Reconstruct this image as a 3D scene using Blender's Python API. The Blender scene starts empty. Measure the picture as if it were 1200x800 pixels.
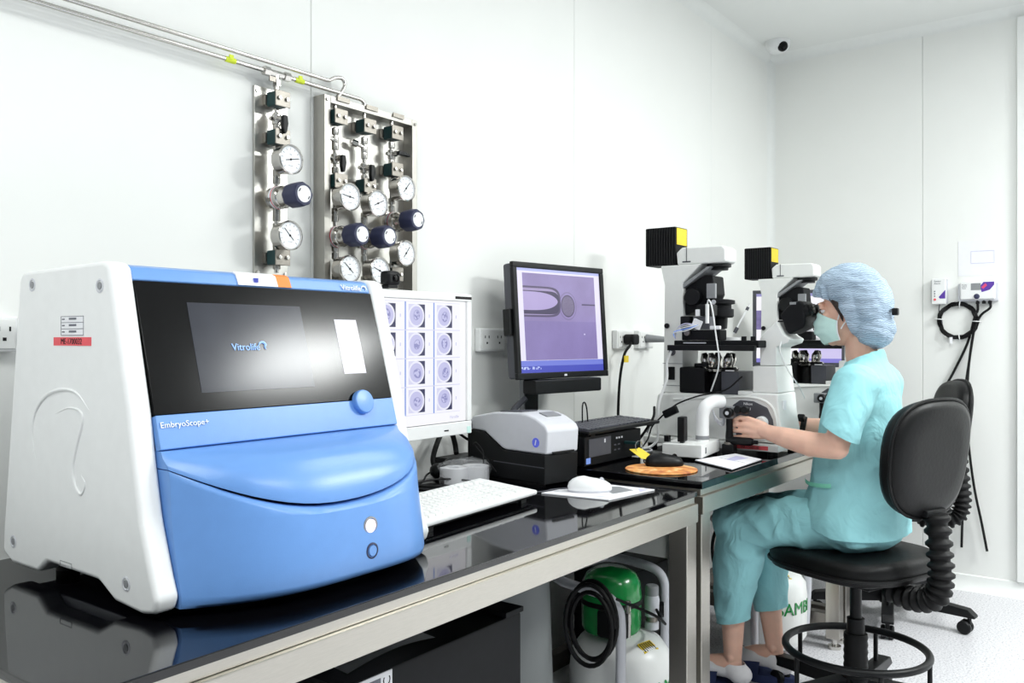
import bpy, bmesh, math, random
from mathutils import Vector as V, Matrix as MX, noise as NZ

random.seed(7)
S = bpy.context.scene
COL = S.collection
PI = math.pi

# ---------------------------------------------------------------- camera, world, lamps, exposure
cam_d = bpy.data.cameras.new('camera')
cam_d.sensor_width = 36.0
cam_d.lens = 30.18
cam_d.shift_y = -0.0025
cam_d.clip_start = 0.02
cam = bpy.data.objects.new('camera', cam_d)
COL.objects.link(cam)
cam.location = (0, 0, 1.15)
cam.rotation_euler = (PI / 2, 0, math.atan2(0.600254, 0.799809) - PI / 2)
S.camera = cam

W = bpy.data.worlds.new('world')
S.world = W
W.use_nodes = True
W.node_tree.nodes['Background'].inputs[0].default_value = (0.9, 0.95, 1, 1)
W.node_tree.nodes['Background'].inputs[1].default_value = 0.3

def area(name, loc, sx, sy, power, col=(1, 1, 1), rot=(0, 0, 0)):
    l = bpy.data.lights.new(name, 'AREA')
    l.shape = 'RECTANGLE'; l.size = sx; l.size_y = sy; l.energy = power; l.color = col
    o = bpy.data.objects.new(name, l); COL.objects.link(o)
    o.location = loc; o.rotation_euler = rot
    return o
LC = (0.97, 1.0, 0.99)
area('ceiling_lamp', (3.36, -1.34, 2.60), 0.8, 0.5, 104, LC)
area('ceiling_lamp', (1.10, -1.35, 2.60), 1.2, 0.6, 43, LC)
area('ceiling_lamp', (2.55, 0.15, 2.60), 1.2, 0.6, 20, LC)
area('ceiling_lamp', (-0.55, 0.35, 2.60), 1.2, 0.6, 35, LC)

S.view_settings.view_transform = 'Standard'
S.view_settings.look = 'None'
S.view_settings.gamma = 1.0
S.view_settings.use_curve_mapping = False
S.view_settings.exposure = -0.06
S.cycles.max_bounces = 10
S.cycles.diffuse_bounces = 5
S.cycles.glossy_bounces = 6
S.cycles.caustics_reflective = False
S.cycles.caustics_refractive = False
S.cycles.sample_clamp_indirect = 4.0
S.cycles.use_denoising = True

# ---------------------------------------------------------------- materials
def lin(h):
    h = h.lstrip('#')
    r = [int(h[i:i + 2], 16) / 255 for i in (0, 2, 4)]
    return tuple(c / 12.92 if c <= 0.04045 else ((c + 0.055) / 1.055) ** 2.4 for c in r)

def mat(name, col, rough=0.5, metal=0.0, var=0.04, scale=40.0, bump=0.0, bscale=200.0, stretch=None,
        emit=0.0, ecol=None, coat=0.0, spec=0.5, trans=0.0, ior=1.45, alpha=1.0, sss=0.0, rvar=0.0):
    m = bpy.data.materials.new(name); m.use_nodes = True
    nt = m.node_tree; N = nt.nodes; L = nt.links
    b = N['Principled BSDF']
    c = lin(col) if isinstance(col, str) else col
    tc = N.new('ShaderNodeTexCoord')
    mp = N.new('ShaderNodeMapping'); L.new(tc.outputs['Object'], mp.inputs['Vector'])
    if stretch: mp.inputs['Scale'].default_value = stretch
    nz = N.new('ShaderNodeTexNoise'); nz.inputs['Scale'].default_value = scale; nz.inputs['Detail'].default_value = 4
    L.new(mp.outputs[0], nz.inputs['Vector'])
    cr = N.new('ShaderNodeValToRGB')
    cr.color_ramp.elements[0].position = 0.3; cr.color_ramp.elements[1].position = 0.7
    cr.color_ramp.elements[0].color = tuple(max(0, x * (1 - var)) for x in c) + (1,)
    cr.color_ramp.elements[1].color = tuple(min(1, x * (1 + var)) for x in c) + (1,)
    L.new(nz.outputs['Fac'], cr.inputs[0]); L.new(cr.outputs[0], b.inputs['Base Color'])
    b.inputs['Roughness'].default_value = rough
    if rvar:
        mr = N.new('ShaderNodeMapRange')
        mr.inputs['To Min'].default_value = max(0, rough - rvar); mr.inputs['To Max'].default_value = min(1, rough + rvar)
        L.new(nz.outputs['Fac'], mr.inputs[0]); L.new(mr.outputs[0], b.inputs['Roughness'])
    b.inputs['Metallic'].default_value = metal
    b.inputs['IOR'].default_value = ior
    b.inputs['Specular IOR Level'].default_value = spec
    if coat: b.inputs['Coat Weight'].default_value = coat; b.inputs['Coat Roughness'].default_value = 0.05
    if trans: b.inputs['Transmission Weight'].default_value = trans
    if sss:
        b.inputs['Subsurface Weight'].default_value = sss
        b.inputs['Subsurface Radius'].default_value = (0.012, 0.005, 0.003)
    if alpha < 1: b.inputs['Alpha'].default_value = alpha
    if emit:
        b.inputs['Emission Color'].default_value = (lin(ecol) if ecol else c) + (1,)
        b.inputs['Emission Strength'].default_value = emit
    if bump:
        n2 = N.new('ShaderNodeTexNoise'); n2.inputs['Scale'].default_value = bscale; n2.inputs['Detail'].default_value = 3
        L.new(mp.outputs[0], n2.inputs['Vector'])
        bp = N.new('ShaderNodeBump'); bp.inputs['Strength'].default_value = bump; bp.inputs['Distance'].default_value = 0.002
        L.new(n2.outputs['Fac'], bp.inputs['Height']); L.new(bp.outputs[0], b.inputs['Normal'])
    return m

M = {}
M['wall'] = mat('wall_panel_white', '#eeefec', 0.55, var=0.012, scale=3, bump=0.02, bscale=300)
M['rear'] = mat('grey_partition_panel', '#85898b', 0.6, var=0.03, scale=3)
M['ceil'] = mat('ceiling_white', '#e6e8e6', 0.6, var=0.012, scale=3)
M['trim'] = mat('trim_white', '#eceeec', 0.45, var=0.01)
M['white'] = mat('white_plastic', '#eceded', 0.42, var=0.015, bump=0.02)
M['white2'] = mat('white_enamel', '#e9eae8', 0.35, var=0.015)
M['cream'] = mat('cream_enamel', '#d9d8cd', 0.4, var=0.02)
M['greyp'] = mat('light_grey_plastic', '#cfd0d6', 0.45, var=0.02)
M['midgrey'] = mat('mid_grey_plastic', '#8b8d90', 0.45, var=0.03)
M['dgrey'] = mat('dark_grey_plastic', '#4a4b52', 0.42, var=0.04)
M['black'] = mat('black_plastic', '#0e0f11', 0.42, var=0.1, bump=0.03, spec=0.3)
M['blackm'] = mat('black_matte_metal', '#0f1013', 0.55, var=0.12, bump=0.05, spec=0.22)
M['blackg'] = mat('black_gloss_panel', '#030304', 0.155, var=0.1, spec=0.24)
M['slab'] = mat('black_polished_stone', '#07070a', 0.045, var=0.25, scale=260, spec=0.62, ior=1.5, rvar=0.01)
M['steel'] = mat('brushed_stainless', '#b7b3ab', 0.30, 1.0, var=0.05, scale=30, stretch=(2, 60, 60), bump=0.04, bscale=120)
M['steelp'] = mat('polished_stainless_plate', '#c4c2bd', 0.36, 1.0, var=0.06, scale=8, rvar=0.06)
M['chrome'] = mat('chrome_fitting', '#cbc8c3', 0.17, 1.0, var=0.05)
M['blue'] = mat('sky_blue_plastic', '#6b99d8', 0.30, var=0.02, bump=0.05, bscale=500)
M['navy'] = mat('navy_knob_plastic', '#2f3350', 0.5, var=0.06)
M['dgreen'] = mat('dark_green_clamp', '#14383a', 0.5, var=0.08)
M['green'] = mat('green_enamel', '#128a3f', 0.25, var=0.04, coat=0.4)
M['rubber'] = mat('black_rubber', '#0b0b0c', 0.55, var=0.1, spec=0.3)
M['leather'] = mat('black_leatherette', '#0b0b0c', 0.46, var=0.12, spec=0.3, scale=20, bump=0.25, bscale=90)
M['paper'] = mat('white_paper', '#eeeef2', 0.7, var=0.01)
M['label'] = mat('label_print_grey', '#6d6f78', 0.7, var=0.02)
M['inkb'] = mat('black_ink', '#1a1618', 0.7, var=0.02)
M['red'] = mat('pinkish_red_sticker', '#e85a62', 0.6, var=0.02)
M['orange'] = mat('orange_sticker', '#ef8a3c', 0.5, var=0.03)
M['yellow'] = mat('yellow_sticker', '#e3c834', 0.6, var=0.05)
M['limey'] = mat('lime_yellow_tag', '#d9e83f', 0.6, var=0.03)
M['wht_ink'] = mat('white_print', '#f4f6fa', 0.5, var=0.0)
M['bluetxt'] = mat('lit_pale_blue_letters', '#8fb4ee', 0.5, var=0.0, emit=0.55)
M['purple'] = mat('purple_print', '#5b3aa0', 0.5, var=0.05)
M['magenta'] = mat('magenta_print', '#d8456f', 0.5, var=0.05)
M['lightband'] = mat('pale_print', '#c9c7e6', 0.5, var=0.05)
M['film'] = mat('grey_translucent_sheet', '#8d9191', 0.5, var=0.05, scale=4, bump=0.15, bscale=12)
M['steelf'] = mat('satin_stainless', '#b5b2ac', 0.45, 1.0, var=0.05, scale=30)
M['steeld'] = mat('dull_stainless', '#8f8a83', 0.42, 1.0, var=0.08)
M['glass'] = mat('clear_lens_glass', '#f6f8fa', 0.04, trans=1.0, var=0.0)
M['bag'] = mat('clear_plastic_film', '#f2f4f6', 0.12, alpha=0.17, var=0.0, bump=0.6, bscale=30)
M['skin'] = mat('skin', '#eebfa9', 0.5, var=0.05, scale=25, bump=0.06, bscale=260, sss=0.12)
M['hair'] = mat('dark_brown_hair', '#2a1c18', 0.5, var=0.25, scale=60, stretch=(1, 1, 8), bump=0.3, bscale=160)
M['mask'] = mat('mint_mask_fabric', '#cbece6', 0.8, var=0.03, bump=0.15, bscale=400)
M['sock'] = mat('white_cotton', '#e6e4e6', 0.9, var=0.02, bump=0.2, bscale=500)
M['slip'] = mat('navy_slipper', '#1e2a52', 0.75, var=0.08, bump=0.2, bscale=300)
M['gtrim'] = mat('green_pocket_trim', '#84d9bd', 0.8, var=0.03)

def scrub_material():
    m = mat('turquoise_scrub_cotton', '#98d4da', 0.85, var=0.05, scale=9)
    nt = m.node_tree; N = nt.nodes; L = nt.links; b = N['Principled BSDF']
    tc = N.new('ShaderNodeTexCoord')
    n1 = N.new('ShaderNodeTexNoise'); n1.inputs['Scale'].default_value = 11; n1.inputs['Detail'].default_value = 2
    n1.inputs['Distortion'].default_value = 1.6
    L.new(tc.outputs['Object'], n1.inputs['Vector'])
    n2 = N.new('ShaderNodeTexNoise'); n2.inputs['Scale'].default_value = 900
    L.new(tc.outputs['Object'], n2.inputs['Vector'])
    b1 = N.new('ShaderNodeBump'); b1.inputs['Strength'].default_value = 0.5; b1.inputs['Distance'].default_value = 0.016
    b2 = N.new('ShaderNodeBump'); b2.inputs['Strength'].default_value = 0.12; b2.inputs['Distance'].default_value = 0.001
    L.new(n1.outputs['Fac'], b1.inputs['Height']); L.new(n2.outputs['Fac'], b2.inputs['Height'])
    L.new(b1.outputs[0], b2.inputs['Normal']); L.new(b2.outputs[0], b.inputs['Normal'])
    return m
M['scrub'] = scrub_material()

def cap_material():
    m = mat('pale_blue_bouffant_film', '#b4c9dd', 0.8, var=0.06, scale=14)
    nt = m.node_tree; N = nt.nodes; L = nt.links; b = N['Principled BSDF']
    tc = N.new('ShaderNodeTexCoord')
    wv = N.new('ShaderNodeTexWave'); wv.wave_type = 'BANDS'; wv.bands_direction = 'Z'
    wv.inputs['Scale'].default_value = 52; wv.inputs['Distortion'].default_value = 9.0; wv.inputs['Detail'].default_value = 2
    L.new(tc.outputs['Object'], wv.inputs['Vector'])
    bp = N.new('ShaderNodeBump'); bp.inputs['Strength'].default_value = 0.35; bp.inputs['Distance'].default_value = 0.003
    L.new(wv.outputs['Fac'], bp.inputs['Height']); L.new(bp.outputs[0], b.inputs['Normal'])
    mr = N.new('ShaderNodeMapRange'); mr.inputs['To Min'].default_value = 0.52; mr.inputs['To Max'].default_value = 0.82
    L.new(wv.outputs['Fac'], mr.inputs[0]); L.new(mr.outputs[0], b.inputs['Alpha'])
    return m
M['cap'] = cap_material()

def floor_material():
    m = mat('speckled_vinyl_floor', '#d4d3d6', 0.33, var=0.02, scale=2)
    nt = m.node_tree; N = nt.nodes; L = nt.links; b = N['Principled BSDF']
    tc = N.new('ShaderNodeTexCoord')
    v = N.new('ShaderNodeTexNoise'); v.inputs['Scale'].default_value = 130; v.inputs['Detail'].default_value = 6
    v.inputs['Roughness'].default_value = 0.8
    L.new(tc.outputs['Object'], v.inputs['Vector'])
    cr = N.new('ShaderNodeValToRGB'); e = cr.color_ramp.elements
    e[0].position = 0.36; e[0].color = lin('#8d8c93') + (1,)
    e[1].position = 0.62; e[1].color = lin('#eae9ec') + (1,)
    k = cr.color_ramp.elements.new(0.47); k.color = lin('#d2d1d5') + (1,)
    L.new(v.outputs['Fac'], cr.inputs[0]); L.new(cr.outputs[0], b.inputs['Base Color'])
    return m
M['floor'] = floor_material()

def pad_material():
    m = mat('orange_patterned_pad', '#dca066', 0.6, var=0.0)
    nt = m.node_tree; N = nt.nodes; L = nt.links; b = N['Principled BSDF']
    tc = N.new('ShaderNodeTexCoord')
    v = N.new('ShaderNodeTexNoise'); v.inputs['Scale'].default_value = 22; v.inputs['Detail'].default_value = 5; v.inputs['Distortion'].default_value = 1.2
    L.new(tc.outputs['Object'], v.inputs['Vector'])
    cr = N.new('ShaderNodeValToRGB'); e = cr.color_ramp.elements
    e[0].position = 0.3; e[0].color = lin('#a8553c') + (1,)
    e[1].position = 0.7; e[1].color = lin('#f0d9a2') + (1,)
    k = cr.color_ramp.elements.new(0.5); k.color = lin('#e39a52') + (1,)
    L.new(v.outputs['Fac'], cr.inputs[0]); L.new(cr.outputs[0], b.inputs['Base Color'])
    return m
M['pad'] = pad_material()

def lit(name, col, strength, var=0.0, scale=20):
    m = mat(name, (0.01, 0.01, 0.01), 0.17, var=0.0, spec=0.25)
    nt = m.node_tree; N = nt.nodes; L = nt.links; b = N['Principled BSDF']
    c = lin(col)
    tc = N.new('ShaderNodeTexCoord'); nz = N.new('ShaderNodeTexNoise'); nz.inputs['Scale'].default_value = scale
    L.new(tc.outputs['Object'], nz.inputs['Vector'])
    cr = N.new('ShaderNodeValToRGB'); e = cr.color_ramp.elements
    e[0].position = 0.3; e[1].position = 0.7
    e[0].color = tuple(x * (1 - var) for x in c) + (1,); e[1].color = tuple(min(1, x * (1 + var)) for x in c) + (1,)
    L.new(nz.outputs['Fac'], cr.inputs[0]); L.new(cr.outputs[0], b.inputs['Emission Color'])
    b.inputs['Emission Strength'].default_value = strength
    return m
EK = 1.0   # screens are lit to the photograph's brightness after exposure
M['lit_white'] = lit('lit_screen_white', '#fbfaff', EK * 1.05)
M['lit_lav'] = lit('lit_screen_lavender', '#cfcdf6', EK)
M['glow_pale'] = lit('glowing_pale_panel', '#eeeefc', EK)
M['lit_cell'] = lit('lit_screen_cell', '#a9a8d2', EK, 0.35, 90)
M['lit_dark'] = lit('lit_screen_navy', '#26264c', EK)
M['glow_blue'] = lit('self_glowing_blue', '#7f9fe6', EK)  # glow put into the colour of a sticker and a wire, no screen
M['lit_micro'] = lit('lit_screen_micrograph', '#8f80b4', EK, 0.16, 5)
M['lit_grey'] = lit('lit_screen_dim_lcd', '#3c404b', EK * 0.9, 0.12, 14)
M['lit_mdark'] = lit('lit_screen_pipette_dark', '#453c5c', EK, 0.15, 40)
M['lit_mlight'] = lit('lit_screen_pipette_light', '#b6a8d8', EK, 0.1, 30)
M['lit_cellm'] = lit('lit_screen_oocyte', '#665a80', EK, 0.25, 160)
M['glow_print'] = lit('glowing_blue_print', '#5560c8', EK)  # glow put into a printed badge and label mark, neither a screen
M['lit_teal'] = lit('lit_screen_teal', '#9fd6d2', EK)
M['lit_btn'] = lit('lit_button_white', '#ffeef0', 1.4)

# ---------------------------------------------------------------- mesh building
class MB:
    def __init__(self): self.bm = bmesh.new()
    def _bev(self, verts, bev, seg, ang=0.5):
        if not bev: return
        es = set()
        for v in verts:
            for e in v.link_edges:
                if len(e.link_faces) == 2 and e.calc_face_angle(0) > ang: es.add(e)
        bmesh.ops.bevel(self.bm, geom=list(es), offset=bev, segments=seg, profile=0.5, affect='EDGES', clamp_overlap=True)
    def box(self, c, s, bev=0.0, rot=None, seg=2):
        m = MX.Translation(V(c)) @ (rot.to_4x4() if rot else MX.Identity(4)) @ MX.Diagonal((s[0], s[1], s[2], 1))
        r = bmesh.ops.create_cube(self.bm, size=1.0, matrix=m)
        self._bev(r['verts'], bev, seg)
        return self
    def bx(self, x0, x1, y0, y1, z0, z1, bev=0.0, seg=2):
        return self.box(((x0 + x1) / 2, (y0 + y1) / 2, (z0 + z1) / 2), (abs(x1 - x0), abs(y1 - y0), abs(z1 - z0)), bev, None, seg)
    def cyl(self, p0, p1, r, r2=None, n=20, bev=0.0):
        p0 = V(p0); p1 = V(p1); d = p1 - p0
        if d.length < 1e-7: return self
        q = V((0, 0, 1)).rotation_difference(d.normalized())
        m = MX.Translation((p0 + p1) / 2) @ q.to_matrix().to_4x4()
        g = bmesh.ops.create_cone(self.bm, cap_ends=True, segments=n, radius1=r, radius2=r if r2 is None else r2, depth=d.length, matrix=m)
        if bev: self._bev(g['verts'], bev, 2, 1.0)
        return self
    def sph(self, c, r, rot=None, n=16):
        if not hasattr(r, '__len__'): r = (r, r, r)
        m = MX.Translation(V(c)) @ (rot.to_4x4() if rot else MX.Identity(4)) @ MX.Diagonal((r[0], r[1], r[2], 1))
        bmesh.ops.create_uvsphere(self.bm, u_segments=n, v_segments=max(6, n // 2), radius=1.0, matrix=m)
        return self
    def loft(self, loops, cap=True, closed=False):
        bm = self.bm
        R = [[bm.verts.new(V(p)) for p in lp] for lp in loops]
        n = len(R[0]); k = len(R)
        for a in range(k if closed else k - 1):
            A = R[a]; B = R[(a + 1) % k]
            for i in range(n):
                j = (i + 1) % n
                try: bm.faces.new((A[i], A[j], B[j], B[i]))
                except ValueError: pass
        if cap and not closed:
            try: bm.faces.new(list(reversed(R[0]))); bm.faces.new(R[-1])
            except ValueError: pass
        return self
    def grid(self, rows):
        bm = self.bm
        R = [[bm.verts.new(V(p)) for p in r] for r in rows]
        for a in range(len(R) - 1):
            for i in range(len(R[0]) - 1):
                bm.faces.new((R[a][i], R[a][i + 1], R[a + 1][i + 1], R[a + 1][i]))
        return self
    def tube(self, pts, r, n=10, closed=False):
        pts = [V(p) for p in pts]; k = len(pts)
        rr = r if hasattr(r, '__len__') else [r] * k
        T = []
        for i in range(k):
            a = pts[i - 1] if (i > 0 or closed) else pts[i]
            b = pts[(i + 1) % k] if (i < k - 1 or closed) else pts[i]
            t = (b - a); T.append(t.normalized() if t.length > 1e-9 else V((0, 0, 1)))
        nv = T[0].orthogonal().normalized(); loops = []
        for i in range(k):
            if i: nv = (T[i - 1].rotation_difference(T[i]) @ nv)
            nv = (nv - T[i] * nv.dot(T[i])).normalized()
            bn = T[i].cross(nv)
            loops.append([pts[i] + (nv * math.cos(2 * PI * q / n) + bn * math.sin(2 * PI * q / n)) * rr[i] for q in range(n)])
        return self.loft(loops, True, closed)
    def limb(self, pts, rad, n=14):
        self.tube(pts, rad, n)
        for p, q in zip(pts, rad): self.sph(p, q, None, n)
        return self
    def lathe(self, prof, o, ax, n=24, ref=None):
        """prof: (radius, height along ax) pairs"""
        o = V(o); ax = V(ax).normalized(); u = (V(ref) if ref else ax.orthogonal()); u = (u - ax * u.dot(ax)).normalized(); w = ax.cross(u)
        return self.loft([[o + ax * h + (u * math.cos(2 * PI * i / n) + w * math.sin(2 * PI * i / n)) * max(r, 1e-5) for i in range(n)] for r, h in prof])
    def prism(self, poly, ext, bev=0.0, seg=2, ang=0.5):
        ext = V(ext); bm = self.bm
        a = [bm.verts.new(V(p)) for p in poly]; b = [bm.verts.new(V(p) + ext) for p in poly]
        n = len(a)
        bm.faces.new(list(reversed(a))); bm.faces.new(b)
        for i in range(n): bm.faces.new((a[i], a[(i + 1) % n], b[(i + 1) % n], b[i]))
        bmesh.ops.recalc_face_normals(bm, faces=bm.faces[:])
        self._bev(a + b, bev, seg, ang)
        return self
    def prx(self, yz, x0, x1, bev=0.0, seg=2, ang=0.5):
        return self.prism([(x0, y, z) for y, z in yz], (x1 - x0, 0, 0), bev, seg, ang)
    def quad(self, a, b, c, d):
        self.bm.faces.new([self.bm.verts.new(V(p)) for p in (a, b, c, d)]); return self

def mw(o):
    m = o.matrix_basis.copy()
    return mw(o.parent) @ m if o.parent else m

def finish(me, ang=38):
    for p in me.polygons: p.use_smooth = True
    try: me.set_sharp_from_angle(angle=math.radians(ang))
    except Exception: pass

def obj(name, mb, m, parent=None, local=False, ang=38, label=None, kind=None):
    """links one mesh object; coordinates are world ones unless local"""
    bmesh.ops.remove_doubles(mb.bm, verts=mb.bm.verts[:], dist=1e-6)
    bmesh.ops.recalc_face_normals(mb.bm, faces=mb.bm.faces[:])
    me = bpy.data.meshes.new(name); mb.bm.to_mesh(me); mb.bm.free()
    if parent and not local: me.transform(mw(parent).inverted())
    finish(me, ang)
    mm = M[m] if isinstance(m, str) else m
    me.materials.append(mm)
    o = bpy.data.objects.new(name, me); COL.objects.link(o)
    if parent: o.parent = parent
    if label: o['label'] = label
    if kind: o['kind'] = kind
    w_ = o.modifiers.new('w', 'WEIGHTED_NORMAL'); w_.keep_sharp = True; w_.weight = 100
    return o

def thing(name, label, cat, loc=(0, 0, 0), rz=0.0, group=None):
    o = bpy.data.objects.new(name, None); COL.objects.link(o)
    o.empty_display_size = 0.05
    o.location = loc; o.rotation_euler = (0, 0, rz)
    o['label'] = label; o['category'] = cat
    if group: o['group'] = group
    return o

def tag(o, label, cat, group=None):
    o['label'] = label; o['category'] = cat
    if group: o['group'] = group
    # bring the origin of a single-mesh thing to its own base
    me = o.data; vs = [v.co for v in me.vertices]
    c = V((sum(v.x for v in vs) / len(vs), sum(v.y for v in vs) / len(vs), min(v.z for v in vs)))
    me.transform(MX.Translation(-c)); o.location = c
    return o

def struct(name, mb, m, parent=None):
    o = obj(name, mb, m, parent)
    if not parent: o['kind'] = 'structure'
    return o

def dup(root, loc, rz, label, group=None, skip=()):
    r = root.copy(); COL.objects.link(r); r.location = loc; r.rotation_euler = (0, 0, rz); r['label'] = label
    if group: r['group'] = group
    for ch in list(root.children):
        if ch.name.split('.')[0] in skip: continue
        c = ch.copy(); COL.objects.link(c); c.parent = r
        for g in list(ch.children):
            d = g.copy(); COL.objects.link(d); d.parent = c
    return r

def smooth_pts(P, k=6, closed=False):
    """Catmull-Rom through the points"""
    P = [V(p) for p in P]; n = len(P); out = []
    rng = range(n) if closed else range(n - 1)
    for i in rng:
        p1 = P[i]; p2 = P[(i + 1) % n]
        p0 = P[i - 1] if (i > 0 or closed) else p1 * 2 - p2
        p3 = P[(i + 2) % n] if (i + 2 < n or closed) else p2 * 2 - p1
        for q in range(k):
            t = q / k
            out.append(0.5 * ((2 * p1) + (p2 - p0) * t + (2 * p0 - 5 * p1 + 4 * p2 - p3) * t * t + (3 * p1 - p0 - 3 * p2 + p3) * t ** 3))
    if not closed: out.append(P[-1])
    return out

def cable(name, pts, r, m, label, cat='cable', group=None, k=6, n=8, parent=None):
    o = obj(name, MB().tube(smooth_pts(pts, k), r, n), m, parent)
    if not parent: tag(o, label, cat, group)
    return o

DG = None
def text(name, s, size, org, xd, yd, m, parent, depth=0.0006, align='LEFT', warp=None, spacing=1.0):
    cu = bpy.data.curves.new('t', 'FONT'); cu.body = s; cu.size = size; cu.extrude = depth; cu.align_x = align
    cu.space_character = spacing; cu.resolution_u = 3
    t = bpy.data.objects.new('t', cu); COL.objects.link(t)
    dg = bpy.context.evaluated_depsgraph_get()
    me = bpy.data.meshes.new_from_object(t.evaluated_get(dg)); bpy.data.objects.remove(t); bpy.data.curves.remove(cu)
    xd = V(xd).normalized(); yd = V(yd); yd = (yd - xd * yd.dot(xd)).normalized(); zd = xd.cross(yd)
    R = MX((xd, yd, zd)).transposed().to_4x4(); R.translation = V(org)
    if warp:
        for v in me.vertices: v.co = warp(v.co)
    else: me.transform(R)
    if parent: me.transform(mw(parent).inverted())
    me.materials.clear(); me.materials.append(M[m])
    o = bpy.data.objects.new(name, me); COL.objects.link(o); o.parent = parent
    return o

def remeshed(name, mb, m, parent, vox, it=6, cut=None, thick=0.0, disp=None, hems=(), bsm=2):
    """fuses overlapping solids into one continuous skin"""
    me = bpy.data.meshes.new('r'); bmesh.ops.recalc_face_normals(mb.bm, faces=mb.bm.faces[:]); mb.bm.to_mesh(me); mb.bm.free()
    t = bpy.data.objects.new('r', me); COL.objects.link(t)
    r = t.modifiers.new('r', 'REMESH'); r.mode = 'VOXEL'; r.voxel_size = vox
    s = t.modifiers.new('s', 'SMOOTH'); s.factor = 0.5; s.iterations = it
    dg = bpy.context.evaluated_depsgraph_get()
    out = bpy.data.meshes.new_from_object(t.evaluated_get(dg)); bpy.data.objects.remove(t); bpy.data.meshes.remove(me)
    if disp:
        ns = [v.normal.copy() for v in out.vertices]
        for v, nn in zip(out.vertices, ns): v.co = v.co + nn * disp(v.co)
    if cut:
        b = bmesh.new(); b.from_mesh(out)
        bmesh.ops.delete(b, geom=[f for f in b.faces if cut(f.calc_center_median())], context='FACES')
        loose = [v for v in b.verts if not v.link_faces]
        bmesh.ops.delete(b, geom=loose, context='VERTS')
        if thick:
            for _ in range(bsm):
                mv = [(v, sum((e.other_vert(v).co for e in v.link_edges if e.is_boundary), V()) / 2) for v in b.verts if v.is_boundary and sum(e.is_boundary for e in v.link_edges) == 2]
                for v, c in mv: v.co = v.co.lerp(c, .5)
            for po, no, reg in hems:
                for v in b.verts:
                    if v.is_boundary and reg(v.co):
                        d = (v.co - po).dot(no)
                        if abs(d) < vox * 3: v.co -= no * d
            bmesh.ops.solidify(b, geom=b.faces[:], thickness=thick)
        b.to_mesh(out); b.free()
    out.name = name
    if parent: out.transform(mw(parent).inverted())
    finish(out, 60)
    out.materials.clear(); out.materials.append(M[m])
    o = bpy.data.objects.new(name, out); COL.objects.link(o); o.parent = parent
    return o

def rotm(ax, a): return MX.Rotation(a, 3, ax)

# ================================================================ THE ROOM
X1, Y1, H0 = 4.43, 1.63, 2.63      # end wall, back wall, ceiling height
XB, YB = -1.6, -2.7                 # walls behind the camera
SEAM = 0.0016
w = struct('wall_back', MB().bx(XB, X1 + .1, Y1 + .012, Y1 + .07, 0, H0), 'wall')
xs = [XB, -0.97, 0.2, 1.365, 2.535, 3.69, X1]
for a, b in zip(xs[:-1], xs[1:]):
    obj('panel', MB().bx(a + SEAM / 2, b - SEAM / 2, Y1, Y1 + .014, 0.0, H0, 0.0015, 1), 'wall', w)
w = struct('wall_right', MB().bx(X1 + .012, X1 + .07, YB, Y1 + .05, 0, H0), 'wall')
ys = [YB, -1.45, -0.28, 0.888, Y1]
for a, b in zip(ys[:-1], ys[1:]):
    obj('panel', MB().bx(X1, X1 + .014, a + SEAM / 2, b - SEAM / 2, 0.0, H0, 0.0015, 1), 'wall', w)
struct('wall_left', MB().bx(XB - .06, XB, YB, Y1 + .05, 0, H0), 'rear')
struct('wall_front', MB().bx(XB, X1 + .05, YB - .06, YB, 0, H0), 'rear')
struct('ceiling', MB().bx(XB, X1 + .05, YB, Y1 + .05, H0, H0 + .06), 'ceil')
struct('floor', MB().bx(XB, X1 + .05, YB, Y1 + .05, -.06, 0), 'floor')
R = 0.045
def cove(a, b, base, du, dv, r=R):
    """concave quarter-round strip along a-b; du, dv point away from the corner"""
    a = V(a); b = V(b); du = V(du); dv = V(dv)
    p = [a] + [a + du * (r - r * math.sin(t)) + dv * (r - r * math.cos(t)) for t in [PI / 2 * i / 8 for i in range(9)]]
    return MB().prism(p, b - a)
struct('trim_1', cove((XB, Y1, H0), (X1, Y1, H0), 0, (0, -1, 0), (0, 0, -1)), 'trim')
struct('trim_2', cove((X1, YB, H0), (X1, Y1, H0), 0, (-1, 0, 0), (0, 0, -1)), 'trim')
struct('trim_3', cove((X1, Y1, 0), (X1, Y1, H0), 0, (-1, 0, 0), (0, -1, 0), 0.035), 'trim')
def skirt(a, b, n):
    a = V(a); b = V(b); n = V(n); up = V((0, 0, 1))
    p = [a, a + n * .055] + [a + n * (.009 + .046 * (1 - math.sin(t))) + up * (.003 + .052 * (1 - math.cos(t))) for t in [PI / 2 * i / 6 for i in range(1, 7)]] + [a + n * .009 + up * .062, a + up * .066]
    return MB().prism(p, b - a)
struct('baseboard_right', skirt((X1, YB, 0), (X1, Y1, 0), (-1, 0, 0)), 'trim')
struct('baseboard_back', skirt((XB, Y1, 0), (X1, Y1, 0), (0, -1, 0)), 'trim')
struct('trim_4', MB().bx(X1 - .022, X1 - .0005, 0.40, 0.497, 0.066, H0 - .047, 0.004), 'trim')

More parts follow.
